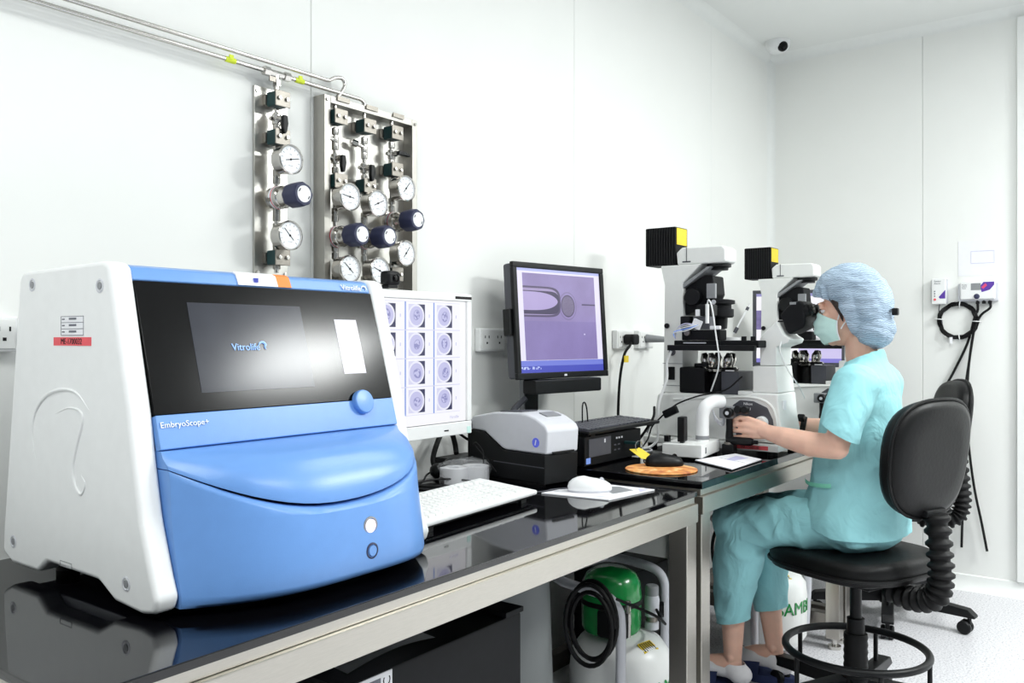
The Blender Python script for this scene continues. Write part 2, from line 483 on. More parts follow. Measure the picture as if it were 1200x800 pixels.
# ================================================================ BENCHES
def bench(label, x0, x1, y0, y1, z, slab, foot, ends=(1, 1)):
    t = thing('lab_bench', label, 'bench', (x0, y0, 0))
    obj('worktop', MB().bx(x0, x1, y0, y1, z - slab, z, 0.002), 'slab', t, label='polished black stone worktop')
    lip = z - slab
    f = MB().bx(x0 + .004, x1 - .004, y0 + .006, y0 + .04, lip - .017, lip - .0005, 0.001)
    f.bx(x0 + .004, x0 + .04, y0 + .04, y1, lip - .017, lip - .0005).bx(x1 - .04, x1 - .004, y0 + .04, y1, lip - .017, lip - .0005)
    obj('top_frame', f, 'steel', t)
    rz0 = lip - .064
    obj('front_rail', MB().bx(x0, x1, y0 - .003, y0 + .041, rz0, lip - .0175, 0.0025), 'steel', t)
    obj('back_rail', MB().bx(x0, x1, y1 - .04, y1, rz0, lip - .0175, 0.0025), 'steel', t)
    for xa in (x0, x1 - .04): obj('side_rail', MB().bx(xa, xa + .04, y0 + .0412, y1 - .0402, rz0, lip - .0175, 0.0025), 'steel', t)
    for xa in (x0, x1 - .055):
        for ya in (y0 + .002, y1 - .052):
            leg = obj('leg', MB().bx(xa, xa + .055, ya, ya + .05, foot, rz0 - .0003, 0.003), 'steel', t)
            obj('foot', MB().cyl((xa + .027, ya + .025, 0), (xa + .027, ya + .025, .012), .024, n=16).cyl((xa + .027, ya + .025, .012), (xa + .027, ya + .025, foot), .009, n=12), 'chrome', leg)
        if ends[0 if xa == x0 else 1]: obj('stretcher', MB().bx(xa + .007, xa + .047, y0 + .0525, y1 - .0525, .075, .13, 0.0025), 'steeld', t)
    obj('stretcher', MB().bx(x0 + .0555, x1 - .0555, y1 - .047, y1 - .012, .075, .13, 0.0025), 'steeld', t)
    return t
Z1, Z2 = 0.768, 0.784
bench('stainless bench with polished black worktop carrying the blue and white incubator', 0.44, 2.0, 0.92, 1.60, Z1, .013, .04, (1, 0))
bench('stainless bench with black worktop at which the masked person sits', 2.05, 3.30, 0.93, 1.60, Z2, .02, .04, (0, 1))
bench('stainless bench with black worktop farthest away, behind the seated person', 3.33, 4.20, 0.93, 1.60, Z2, .02, .04)

# ================================================================ WHITE AND BLUE INCUBATOR
xl, xr = 0.628, 1.168
t = inc = thing('embryo_incubator', 'large white and blue bench-top incubator with black front panel on the near bench', 'incubator', (0.9, 1.3, Z1))
prof = [(1.452, 1.258), (1.20, 1.262), (1.185, 1.256), (1.13, 1.045), (1.118, .98), (1.10, .90), (1.075, .83), (1.062, .80), (1.07, .781), (1.10, .776), (1.17, .781), (1.215, .803), (1.37, .805), (1.40, .785), (1.49, .785), (1.523, .80), (1.52, .84), (1.463, 1.245)]
PT = 0.036
for x0, sgn in ((xl, -1), (xr - PT, 1)):
    sp = obj('side_panel', MB().prx(prof, x0, x0 + PT, 0.011, 3, 0.12), 'white', t)
    xo = xl if sgn < 0 else xr
    q = MB()
    for y, z in ((1.416, 1.235), (1.208, 1.226), (1.482, .822), (1.137, .812)):
        q.lathe([(.0095, -.001), (.0105, .0006), (.008, .0012), (.0065, -.0005)], (xo, y, z), (sgn, 0, 0), 18)
    obj('screw_recess', q, 'greyp', sp)
    for y, z in ((1.416, 1.235), (1.208, 1.226), (1.482, .822), (1.137, .812)):
        obj('screw', MB().cyl((xo, y, z), (xo + sgn * .0012, y, z), .0055, n=12), 'midgrey', sp)
    if sgn < 0:
        # raised swoosh of two arcs pressed into the side
        em = MB().tube(smooth_pts([(xl, 1.405, .962), (xl, 1.415, 1.0), (xl, 1.405, 1.035), (xl, 1.37, 1.062), (xl, 1.32, 1.074), (xl, 1.275, 1.07), (xl, 1.238, 1.046)]), [.0004 + .0028 * math.sin(PI * i / 36) for i in range(37)], 8)
        em.tube(smooth_pts([(xl, 1.34, 1.036), (xl, 1.30, 1.047), (xl, 1.266, 1.044), (xl, 1.257, 1.03), (xl, 1.275, .99), (xl, 1.285, .96), (xl, 1.28, .935), (xl, 1.262, .922), (xl, 1.25, .938), (xl, 1.262, .95)]), [.0004 + .0026 * math.sin(PI * i / 54) for i in range(55)], 8)
        obj('swoosh_emboss', em, 'white', sp)
        lb = obj('asset_label', MB().bx(xl - .0006, xl + .001, 1.253, 1.322, 1.155, 1.184), 'paper', sp)
        obj('red_tape', MB().bx(xl - .0006, xl + .001, 1.232, 1.345, 1.140, 1.1525), 'red', sp)
        text('tape_lettering', 'ME-1700032', .0125, (xl - .0008, 1.322, 1.1422), (0, -1, 0), (0, 0, 1), 'inkb', sp, .0002)
        g = MB()
        for z in (1.1555, 1.165, 1.1745, 1.1835): g.bx(xl - .0009, xl, 1.2535, 1.3215, z - .0004, z + .0004)
        for y in (1.2537, 1.321): g.bx(xl - .0009, xl, y - .0005, y + .0005, 1.1555, 1.1835)
        for i, z in enumerate((1.169, 1.1595, 1.1785)):
            g.bx(xl - .0009, xl, 1.275, 1.297, z, z + .003); g.bx(xl - .0009, xl, 1.31, 1.318, z, z + .002)
        obj('label_print', g, 'label', sp)
        obj('vent_mark', MB().tube([(xl, 1.325, .808), (xl, 1.325, .8155), (xl, 1.29, .8155), (xl, 1.29, .808), (xl, 1.325, .808)], .0006, 6), 'midgrey', sp)
xa, xb = xl + PT, xr - PT
obj('body_shell', MB().prx([(1.44, 1.250), (1.21, 1.252), (1.10, .80), (1.12, .79), (1.48, .79), (1.50, .82)], xa - .004, xb + .004, 0.004), 'greyp', t)
FN = V((0, -.9600, .2800))            # the tilted front face
def fp(x, z, off=0.0):                # a point of the front face at height z
    return V((x, 1.185 + (z - 1.24) * (.0570 / .195), z)) + FN * off
obj('top_strip', MB().prx([(1.26, 1.255), (1.205, 1.2585), (1.193, 1.2545), (1.184, 1.236), (1.20, 1.225), (1.26, 1.235)], xa, xb, 0.003, 3), 'blue', t)
def fslab(x0, x1, z0, z1, o0, o1, bev=0.0):
    return MB().prism([fp(x0, z0, o0), fp(x1, z0, o0), fp(x1, z1, o0), fp(x0, z1, o0)], FN * (o1 - o0), bev)
gp = obj('glass_front', fslab(xa + .0005, xb - .0005, 1.0425, 1.2345, -.012, .001, .0006), 'blackg', t)
sc = obj('display', fslab(.7435, .9575, 1.0695, 1.205, .001, .0016), 'lit_grey', gp)
up = (fp(0, 1.2) - fp(0, 1.1)).normalized()
text('display_lettering', 'Vitrolife', .0160, fp(.808, 1.1315, .0026), (1, 0, 0), up, 'bluetxt', gp, .0005)
sw = MB().tube(smooth_pts([fp(.8575, 1.1375, .0028), fp(.861, 1.1425, .0028), fp(.867, 1.144, .0028), fp(.8715, 1.1405, .0028), fp(.870, 1.136, .0028), fp(.8715, 1.1325, .0028)]), [.0004 + .0016 * math.sin(PI * i / 30) for i in range(31)], 6)
obj('display_swoosh', sw, 'bluetxt', gp)
obj('pale_rectangle', fslab(1.029, 1.0805, 1.0885, 1.184, .001, .0016), 'glow_pale', gp)  # pale rectangle in one even emissive colour on the black panel
obj('blue_band', fslab(xa, xb, .994, 1.0418, -.012, .002, .002), 'blue', t)
text('band_lettering', 'EmbryoScope+', .0122, fp(.668, 1.0235, .0032), (1, 0, 0), up, 'wht_ink', t, .0006, 'LEFT', None, 1.04)
tu = V((0, -.22, .975))
text('top_lettering', 'Vitrolife', .0145, (1.062, 1.1835, 1.2395), (1, 0, 0), (0, .43, .90), 'wht_ink', t, .0006)
sw = MB().tube(smooth_pts([(1.110, 1.1845, 1.242), (1.1145, 1.187, 1.2475), (1.1205, 1.187, 1.2475), (1.1235, 1.186, 1.2435), (1.1215, 1.1845, 1.240)]), [.0004 + .0013 * math.sin(PI * i / 24) for i in range(25)], 6)
obj('top_swoosh', sw, 'wht_ink', t)
obj('warning_label', MB().prism([(.842, 1.2000, 1.2595), (.842, 1.1905, 1.2555), (.842, 1.1825, 1.2375), (.842, 1.186, 1.237)], (.078, 0, 0)), 'paper', t)
obj('orange_label', MB().prism([(.920, 1.2000, 1.2595), (.920, 1.1905, 1.2555), (.920, 1.1825, 1.2375), (.920, 1.186, 1.237)], (.028, 0, 0)), 'orange', t)
obj('label_mark', MB().bx(.873, .880, 1.1826, 1.1870, 1.243, 1.250), 'glow_print', t)
kc = fp(1.054, 1.0375, .002)
obj('knob', MB().lathe([(.0215, 0), (.0215, .007), (.0205, .0095), (.019, .0105), (0.0, .0108)], kc, FN, 32), 'blue', t)
# bulging lid and lower front
def bulge(tt): return 0.108 * (1 - abs(2 * tt - 1) ** (2.8 if tt < .5 else 5.0))
def seam(tt): return .968 - .066 * (1 - abs(2 * tt - 1) ** 2.2)
NT = 28
lidl = []; lowl = []
for i in range(NT + 1):
    tt = .5 - .5 * math.cos(PI * i / NT); x = xa + .001 + (xb - xa - .002) * tt; b = bulge(tt); s = seam(tt); f = .986 - s
    gp_ = .0007 + .0016 * math.sin(PI * tt)
    lid = [(1.118 - .004, .9925), (1.112 - b * .28, .9915), (1.108 - b * .62, .9835), (1.104 - b * .88, .986 - min(1, f / .05) * .0175), (1.100 - b * 1.0, max(s + .008, min(.955, s + .022))), (1.098 - b * 1.01, s + .006), (1.096 - b * .985, s + gp_), (1.13 - b * .4, s + gp_), (1.15, s + .004), (1.15, .9925)]
    low = [(1.15, s - gp_), (1.096 - b * .93, s - gp_), (1.094 - b * .99, s - .005), (1.092 - b * 1.01, s - .012), (1.088 - b * 1.0, .897 - .4 * max(0, .915 - s)), (1.080 - b * .97, .86), (1.071 - b * .92, .825), (1.064 - b * .86, .797), (1.063 - b * .80, .787), (1.066 - b * .68, .781), (1.13, .781)]
    lidl.append([(x, y, z) for y, z in lid]); lowl.append([(x, y, z) for y, z in low])
obj('lid', MB().loft(lidl), 'blue', t, ang=50)
lf = obj('lower_front', MB().loft(lowl), 'blue', t, ang=50)
bt = (.934 - xa) / (xb - xa)
for zc, m, r, nm in ((.860, 'lit_btn', .0105, 'power_button'), (.822, 'blue', .0085, 'round_button')):
    yb = (1.080 - bulge(bt) * .97) if zc > .84 else (1.0704 - bulge(bt) * .916)
    obj('button_ring', MB().lathe([(r + .004, .006), (r + .004, -.0012), (r + .0015, -.002), (r + .001, .006)], (.934, yb + .001, zc), (0, 1, .0), 28), 'midgrey' if m == 'lit_btn' else 'navy', lf)
    obj(nm, MB().lathe([(r, .006), (r, -.002), (r * .9, -.0032), (0, -.0034)], (.934, yb + .001, zc), (0, 1, 0), 28), m, lf)
for x in (.70, 1.09):
    for y in (1.14, 1.45): obj('foot', MB().cyl((x, y, Z1), (x, y, .795), .018, n=16), 'rubber', t)

# ================================================================ GAS PIPES AND PANELS ON THE BACK WALL
YP = 1.60
def pipe(name, pts, label, r=.0048):
    t_ = thing(name, label, 'pipe', pts[0])
    obj('tube', MB().tube(pts, r, 12), 'chrome', t_)
    return t_
upper = [(XB, YP, 1.774), (1.385, YP, 1.774)] + smooth_pts([(1.395, YP, 1.775), (1.415, YP, 1.786), (1.437, YP, 1.789), (1.445, YP, 1.775), (1.432, YP, 1.752), (1.417, YP, 1.735), (1.414, YP, 1.715)], 5) + [(1.414, YP, 1.668)]
tp = pipe('gas_pipe', upper, 'upper thin steel gas pipe along the wall, hooked down into the framed panel')
lower = [(XB, YP, 1.752), (1.49, YP, 1.752)] + smooth_pts([(1.495, YP, 1.752), (1.507, YP, 1.748), (1.510, YP, 1.736)], 5) + [(1.510, YP, 1.664)]
tl = pipe('gas_pipe', lower, 'lower thin steel gas pipe along the wall with yellow tags and a tee')
for x in (1.118, 1.305): obj('yellow_tag', MB().lathe([(.0055, -.013), (.0062, -.01), (.0062, .01), (.0055, .013)], (x, YP, 1.752), (1, 0, 0), 10).bx(x - .006, x + .004, YP - .007, YP - .004, 1.752, 1.762), 'limey', tl)
tee = MB().cyl((1.205, YP, 1.752), (1.275, YP, 1.752), .0075, n=6).cyl((1.24, YP, 1.752), (1.24, YP, 1.715), .0065, n=12)
for x in (1.212, 1.268): tee.cyl((x - .008, YP, 1.752), (x + .008, YP, 1.752), .0105, n=6)
tee.cyl((1.24, YP, 1.737), (1.24, YP, 1.724), .0095, n=6)
obj('tee_fitting', tee, 'chrome', tl)
for x in (-.9, .15): # wall clips
    for p_, z in ((tp, 1.774), (tl, 1.752)): obj('clip', MB().bx(x - .008, x + .008, YP, Y1, z - .009, z + .009, .002), 'chrome', p_)

def clamp(t, x, z):
    c = obj('pipe_clamp', MB().bx(x - .018, x + .018, 1.580, 1.613, z - .0165, z + .0165, .003), 'dgreen', t)
    obj('clamp_bracket', MB().bx(x - .021, x + .021, 1.613, 1.6235, z - .012, z + .012, .001), 'steeld', c)
    obj('clamp_plate', MB().bx(x - .0205, x + .0205, 1.5765, 1.5798, z - .018, z + .018, .0015), 'steeld', c)
    for dx in (-.0105, .0105): obj('bolt', MB().cyl((x + dx, 1.5765, z), (x + dx, 1.5715, z), .0048, n=8, bev=.001), 'chrome', c)
def hexes(mb, x, zs):
    for z in zs: mb.cyl((x, YP, z - .008), (x, YP, z + .008), .0088, n=6, bev=.001)
def gauge(t, x, z, ang):
    g = obj('gauge', MB().lathe([(.012, .04), (.020, .036), (.030, .03), (.0315, .006), (.0335, .002), (.0335, -.004), (.0305, -.0055), (.0295, -.001), (0, -.001)], (x, 1.549, z), (0, 1, 0), 32).cyl((x, 1.587, z), (x, YP, z), .0085, n=6), 'chrome', t)
    obj('dial', MB().cyl((x, 1.5485, z), (x, 1.5475, z), .0296, n=28), 'wht_ink', g)
    tk = MB()
    for i in range(11):
        a = math.radians(225 - 27 * i); c_, s_ = math.cos(a), math.sin(a)
        tk.box((x + .0235 * c_, 1.5473, z + .0235 * s_), (.0045, .0004, .0008), 0, rotm('Y', -a))
    tk.box((x, 1.5473, z - .014), (.012, .0004, .0009)).box((x, 1.5473, z + .011), (.006, .0004, .0012))
    obj('dial_marks', tk, 'label', g)
    a = math.radians(ang)
    obj('needle', MB().box((x + .004 * math.cos(a), 1.5468, z + .004 * math.sin(a)), (.036, .0006, .0016), 0, rotm('Y', -a)).cyl((x, 1.5474, z), (x, 1.546, z), .0025, n=10), 'inkb', g)
def regulator(t, x, z, dx=.0):
    r = obj('regulator', MB().lathe([(.020, .055), (.0255, .052), (.0255, .018), (.0235, .016), (.0235, .008), (.021, .004), (.021, -.006), (.012, -.008), (.012, -.02)], (x, 1.556, z), (0, 1, 0), 28), 'chrome', t)
    obj('port_plug', MB().cyl((x - .026, 1.595, z - .006), (x - .020, 1.595, z - .006), .006, n=12).cyl((x - .0255, 1.573, z + .013), (x - .018, 1.573, z + .011), .004, n=10), 'steeld', r)
    obj('label_ring', MB().lathe([(.0262, .041), (.0262, .030)], (x, 1.556, z), (0, 1, 0), 28), 'paper', r)
    obj('red_ring', MB().lathe([(.0264, .034), (.0264, .0315)], (x, 1.556, z), (0, 1, 0), 28), 'red', r)
    k = MB(); N_ = 32
    lobes = lambda rr, i: rr * (1 + .035 * math.cos(8 * 2 * PI * i / N_))
    k.loft([[(x + lobes(rr, i) * math.cos(2 * PI * i / N_), 1.556 - h, z + lobes(rr, i) * math.sin(2 * PI * i / N_)) for i in range(N_)] for rr, h in ((.019, .0), (.0245, .006), (.027, .012), (.0275, .034), (.0265, .047), (.0235, .051))])
    kn = obj('knob', k, 'navy', r)
    obj('knob_disc', MB().cyl((x, 1.5055, z), (x, 1.5035, z), .0185, n=24), 'paper', r)
    m_ = MB()
    for a in (-.5, 2.6): m_.box((x + .0145 * math.cos(a), 1.5032, z + .0145 * math.sin(a)), (.0022, .0006, .008), 0, rotm('Y', -a))
    obj('disc_marks', m_, 'inkb', r)
def valve(t, x, z, down=True):
    v = obj('valve', MB().cyl((x, YP, z - .011), (x, YP, z + .011), .0105, n=12).cyl((x, YP, z), (x, 1.575, z), .008, n=10).cyl((x - .018, YP, z), (x, YP, z), .005, n=8), 'chrome', t)
    if down: h = MB().prism([(x - .006, 1.578, z + .006), (x + .006, 1.578, z + .006), (x + .0085, 1.578, z - .012), (x + .004, 1.578, z - .034), (x - .003, 1.578, z - .036), (x - .007, 1.578, z - .02)], (0, -.011, 0), .0025)
    else: h = MB().prism([(x - .006, 1.578, z - .005), (x - .004, 1.578, z + .006), (x + .016, 1.578, z + .007), (x + .038, 1.578, z + .002), (x + .038, 1.578, z - .004), (x + .014, 1.578, z - .004)], (0, -.011, 0), .0025)
    obj('lever', h, 'black', v)

gt = thing('gas_manifold', 'narrow steel gas manifold board with one column of gauges, clamps and a navy knob', 'gas manifold', (1.2435, Y1, 1.29))
obj('back_plate', MB().bx(1.197, 1.290, 1.6235, Y1, 1.29, 1.722, .001), 'steelp', gt)
for x in (1.205, 1.282):
    for z in (1.30, 1.711): obj('bolt', MB().cyl((x, 1.6235, z), (x, 1.620, z), .0045, n=12, bev=.0008), 'chrome', gt)
cm = MB().cyl((1.24, YP, 1.30), (1.24, YP, 1.714), .0052, n=12)
hexes(cm, 1.24, (1.655, 1.632, 1.585, 1.567, 1.553, 1.527, 1.51, 1.44, 1.425, 1.405, 1.376, 1.358, 1.316))
obj('gas_column', cm, 'chrome', gt)
for z in (1.692, 1.606, 1.334): clamp(gt, 1.24, z)
valve(gt, 1.24, 1.648)
gauge(gt, 1.238, 1.551, 12); gauge(gt, 1.236, 1.381, 135)
regulator(gt, 1.240, 1.470)
obj('name_plate', MB().bx(1.217, 1.236, 1.594, 1.597, 1.731, 1.742), 'steeld', gt)

gw = thing('gas_manifold', 'wide framed steel gas manifold board with three columns of gauges and navy knobs', 'gas manifold', (1.53, Y1, 1.27))
obj('back_plate', MB().bx(1.378, 1.690, 1.6245, Y1, 1.265, 1.733), 'steelp', gw)
fx0, fx1, fz0, fz1 = 1.372, 1.694, 1.262, 1.736
for a_ in ((fx0, fx0 + .019, fz0, fz1), (fx1 - .019, fx1, fz0, fz1), (fx0 + .0195, fx1 - .0195, fz1 - .017, fz1), (fx0 + .0195, fx1 - .0195, fz0, fz0 + .017)):
    obj('frame_rail', MB().bx(a_[0], a_[1], 1.590, Y1, a_[2], a_[3], .001), 'steelf', gw)
for x in (fx0 + .009, fx1 - .009): obj('bolt', MB().cyl((x, 1.590, fz1 - .011), (x, 1.586, fz1 - .011), .004, n=12), 'chrome', gw)
for x in (1.43, 1.525, 1.62): obj('name_plate', MB().bx(x - .02, x + .02, 1.586, 1.589, 1.728, 1.739), 'steeld', gw)
for x, top, hz in ((1.414, 1.665, (1.655, 1.634, 1.618, 1.590, 1.560, 1.505, 1.46, 1.443, 1.37, 1.352, 1.30)), (1.510, 1.660, (1.65, 1.628, 1.612, 1.585, 1.555, 1.50, 1.46, 1.447, 1.37, 1.352, 1.30)), (1.607, 1.718, (1.656, 1.625, 1.61, 1.565, 1.55, 1.51, 1.49, 1.42, 1.40, 1.34))):
    cm = MB().cyl((x, YP, 1.285), (x, YP, top), .0052, n=12); hexes(cm, x, hz)
    if x < 1.6:
        cm.cyl((x - .004, YP, 1.634), (x - .04, YP + .006, 1.642), .005, n=10).cyl((x - .022, YP + .002, 1.638), (x - .036, YP + .006, 1.641), .0085, n=6)
    obj('gas_column', cm, 'chrome', gw)
for x, z in ((1.414, 1.688), (1.510, 1.684), (1.607, 1.686), (1.414, 1.532), (1.510, 1.534), (1.607, 1.590), (1.607, 1.318)): clamp(gw, x, z)
valve(gw, 1.414, 1.588); valve(gw, 1.510, 1.580); valve(gw, 1.607, 1.632, False)
for x, z, a in ((1.414, 1.491, 172), (1.507, 1.487, 25), (1.607, 1.538, 50), (1.414, 1.318, 140), (1.513, 1.320, 160), (1.607, 1.371, 52)): gauge(gw, x, z, a)
for x, z in ((1.414, 1.398), (1.505, 1.402), (1.606, 1.454)): regulator(gw, x, z)

# ================================================================ SCREEN PICTURES (node-drawn)
class NE:
    nt = None
    def __init__(s, k): s.k = k
    @staticmethod
    def op(o, a, b=None, c=None):
        n = NE.nt.nodes.new('ShaderNodeMath'); n.operation = o
        for i, x in enumerate((a, b, c)):
            if x is None: continue
            if isinstance(x, NE): NE.nt.links.new(x.k, n.inputs[i])
            else: n.inputs[i].default_value = x
        return NE(n.outputs[0])
    def __add__(s, o): return NE.op('ADD', s, o)
    __radd__ = __add__
    def __sub__(s, o): return NE.op('SUBTRACT', s, o)
    def __rsub__(s, o): return NE.op('SUBTRACT', o, s)
    def __mul__(s, o): return NE.op('MULTIPLY', s, o)
    __rmul__ = __mul__
    def __truediv__(s, o): return NE.op('DIVIDE', s, o)
    def __pow__(s, o): return NE.op('POWER', s, o)
    def __lt__(s, o): return NE.op('LESS_THAN', s, o)
    def __gt__(s, o): return NE.op('GREATER_THAN', s, o)
    def __abs__(s): return NE.op('ABSOLUTE', s)
    def fract(s): return NE.op('FRACT', s)
    def floor(s): return NE.op('FLOOR', s)
    def between(s, a, b): return (s > a) * (s < b)
def cmix(f, a, b):
    n = NE.nt.nodes.new('ShaderNodeMix'); n.data_type = 'RGBA'
    if isinstance(f, NE): NE.nt.links.new(f.k, n.inputs[0])
    else: n.inputs[0].default_value = f
    for i, x in ((6, a), (7, b)):
        if isinstance(x, str): n.inputs[i].default_value = lin(x) + (1,)
        else: NE.nt.links.new(x, n.inputs[i])
    return n.outputs[2]
def screen_mat(name, strength):
    m = mat(name, (0.01, 0.01, 0.012), 0.3, var=0.0)
    NE.nt = m.node_tree
    tc = NE.nt.nodes.new('ShaderNodeTexCoord'); sp = NE.nt.nodes.new('ShaderNodeSeparateXYZ')
    NE.nt.links.new(tc.outputs['Object'], sp.inputs[0])
    b = NE.nt.nodes['Principled BSDF']; b.inputs['Emission Strength'].default_value = strength
    return m, NE(sp.outputs[0]), NE(sp.outputs[1]), NE(sp.outputs[2]), tc
def set_em(m, col): m.node_tree.links.new(col, m.node_tree.nodes['Principled BSDF'].inputs['Emission Color'])
def noise(tc, scale, det=3.0):
    n = NE.nt.nodes.new('ShaderNodeTexNoise'); n.inputs['Scale'].default_value = scale; n.inputs['Detail'].default_value = det
    NE.nt.links.new(tc.outputs['Object'], n.inputs['Vector']); return NE(n.outputs['Fac'])

# ---------------------------------------------------------------- white monitor with embryo pictures
YM = 1.45
t = wm = thing('monitor', 'white monitor showing rows of round embryo pictures, behind the incubator', 'monitor', (1.495, YM, Z1))
em, ex, ey, ez, tc = screen_mat('embryo_grid_picture', EK)
cu = (ex + .297) / .103; fx = cu.fract(); cv = (ez - .194) / .070; fz = cv.fract()
nz = noise(tc, 130.0); nlow = noise(tc, 9.0)
dx = (fx - .40) * .103; dz = (fz - .5) * .070
r = (dx * dx + dz * dz) ** .5
jx = dx - (nlow - .5) * .02 - .002; jz = dz + (nlow - .5) * .03
r2 = (jx * jx + jz * jz) ** .5
col = cmix(fx.between(.13, .70) * (abs(dz) < .0285), '#f7f7ff', '#d9d9f2')
col = cmix((dx > .004) * (r > .0265) * (abs(dz) < .0285) * (fx < .70), col, '#2b2b56')
col = cmix(r < .0285, col, '#ebebfb')
col = cmix(r < .0235, col, '#c5c4ea')
col = cmix((r2 < .0125) * (nz > .50), col, '#8f8fc4')
col = cmix((r2 < .0125) * (r2 > .0108), col, '#9a9acc')
col = cmix(fx < .045, col, '#7d9ae0')
col = cmix((cu > 2.0) * (cu < 2.045) * (cv > 3.0), col, '#a6dcd8')
col = cmix(abs(fz - .5) > .485, col, '#dcdcf0')
col = cmix(fx.between(.84, .87) * abs(dz).__lt__(.004), col, '#c9cbe6')
out_ = (cv < 0.0) + (cv > 4.0) + (cu > 5.0)
col = cmix(out_, col, '#fbfbff')
set_em(em, col)
BT, BB, BL, BR = 1.268, .901, 1.235, 1.755
obj('housing', MB().bx(BL + .004, BR - .004, YM + .012, YM + .05, BB + .004, BT - .004, .008, 3), 'white', t)
bz = MB()
bz.bx(BL, BR, YM, YM + .014, BT - .02, BT, .003).bx(BL, BR, YM, YM + .014, BB, BB + .034, .003)
bz.bx(BL, BL + .019, YM, YM + .014, BB + .034, BT - .02, .003).bx(BR - .019, BR, YM, YM + .014, BB + .034, BT - .02, .003)
fr = obj('bezel', bz, 'white', t)
obj('screen', MB().bx(BL + .0195, BR - .0195, YM + .006, YM + .013, BB + .0345, BT - .0205), em, t)
obj('power_mark', MB().bx(1.645, 1.661, YM - .0008, YM + .001, .914, .9175), 'inkb', fr)
obj('green_tag', MB().bx(1.735, 1.749, YM - .0008, YM + .001, .903, .92), 'mask', fr)
obj('black_tag', MB().bx(1.688, 1.753, YM - .0008, YM + .001, 1.2535, 1.2605), 'inkb', fr)
text('corner_lettering', 'Vitrolife', .011, (1.672, YM + .0055, .945), (1, 0, 0), (0, 0, 1), 'lightband', t, .0002)
obj('neck', MB().bx(1.40, 1.47, YM + .0505, YM + .085, .787, 1.06, .006), 'white', t)
obj('stand_base', MB().bx(1.35, 1.52, YM - .01, YM + .15, Z1, Z1 + .018, .006), 'white', t)

t = thing('webcam', 'small black webcam clipped on top of the white monitor', 'webcam', (1.454, YM, 1.2685))
obj('camera_body', MB().bx(1.434, 1.478, YM - .012, YM + .02, 1.277, 1.311, .009, 3), 'black', t)
obj('lens', MB().lathe([(.0085, .004), (.0095, -.002), (.007, -.0035), (.006, -.001), (0, -.001)], (1.459, YM - .013, 1.294), (0, 1, 0), 20), 'blackg', t)
obj('clip', MB().bx(1.440, 1.472, YM - .006, YM + .055, 1.2705, 1.278, .002).bx(1.445, 1.468, YM + .0515, YM + .056, 1.23, 1.272, .002), 'black', t)
obj('bracket_wire', MB().tube(smooth_pts([(1.476, YM + .01, 1.306), (1.486, YM + .01, 1.303), (1.488, YM + .01, 1.288), (1.478, YM + .01, 1.279)]), .0016, 6), 'greyp', t)

# ---------------------------------------------------------------- black monitor with the micrograph
t = thing('monitor', 'black-framed monitor showing a purple micrograph of a cell held by a pipette', 'monitor', (2.2175, 1.467, .872), math.radians(-9.2))
TL = rotm('X', math.radians(-4))
def L3(x, y, z): # tilted panel frame: x right, y back, z up from the panel middle at .333 above the computer
    v = TL @ V((x, y, z)); return v + V((0, 0, .333))
def lb(x0, x1, y0, y1, z0, z1, bev=0.0):
    return MB().box(L3((x0 + x1) / 2, (y0 + y1) / 2, (z0 + z1) / 2), (x1 - x0, y1 - y0, z1 - z0), bev, TL)
pm, px_, py_, pz_, tc = screen_mat('micrograph_picture', EK)
a = (px_ + .163) / .326; b = (.476 - pz_) / .262
n1 = noise(tc, 8.0); n2 = noise(tc, 420.0, 1.0)
col = cmix(n1, '#7f6f9f', '#b0a2dc')
col = cmix((b > .55) * .35, col, '#7d70b4')
col = cmix(n2 * .25, col, '#6d6090')
col = cmix(((a / .50) ** 9.0 + abs((b - .325) / .178) ** 3.2) < 1.0, col, '#564a6e')
col = cmix(((a / .475) ** 9.0 + abs((b - .325) / .155) ** 3.0) < 1.0, col, '#a99ac6')
col = cmix(((a / .485) ** 12.0 + abs((b - .335) / .135) ** 2.6) < 1.0, col, '#41375a')
col = cmix(((a / .46) ** 3.4 + abs((b - .318) / .108) ** 1.7) < 1.0, col, cmix(n1, '#ab9bd0', '#c0b2e2'))
oc = ((a - .60) / .095) ** 2.0
oa = abs((a - .60) / .094); ob = abs((b - .365) / .128); orr = (oa * oa + ob * ob) ** .5
col = cmix(orr.between(1.2, 1.32) * .35, col, '#62567c')
col = cmix(orr < 1.0, col, cmix(n2, '#5a4f70', '#8f84a6'))
col = cmix(orr.between(.93, 1.03), col, '#4d4264')
col = cmix((a > .80) * (abs(b - .342) < .009), col, '#55496f')
col = cmix((abs(a - .82) < .008) * (abs(b - .70) < .008), col, '#e8e4ff')
inside = a.between(0.0, 1.0) * b.between(0.0, 1.0)
col = cmix(inside, '#eeeaff', col)
col = cmix(pz_ > .482, col, '#b9c0f4')
col = cmix(pz_ < .213, col, '#7884e0')
col = cmix(pz_ < .197, col, '#4a52c0')
col = cmix((pz_ < .195) * (pz_ > .187) * (px_ < -.10) * (noise(tc, 160.0) > .5), col, '#c8d4ff')
set_em(pm, col)
HW, HH = .2055, .175
obj('housing', lb(-HW + .003, HW - .003, .012, .048, -HH + .003, HH - .003, .008), 'dgrey', t, local=True)
fz = MB()
for q in ((-HW, HW, HH - .017, HH), (-HW, HW, -HH, -HH + .019), (-HW, -HW + .017, -HH + .019, HH - .017), (HW - .017, HW, -HH + .019, HH - .017)):
    fz.box(L3((q[0] + q[1]) / 2, .007, (q[2] + q[3]) / 2), (q[1] - q[0], .014, q[3] - q[2]), .0025, TL)
fr = obj('bezel', fz, 'black', t, local=True)
obj('screen', lb(-HW + .0172, HW - .0172, .006, .0125, -HH + .0192, HH - .0172), pm, t, local=True)
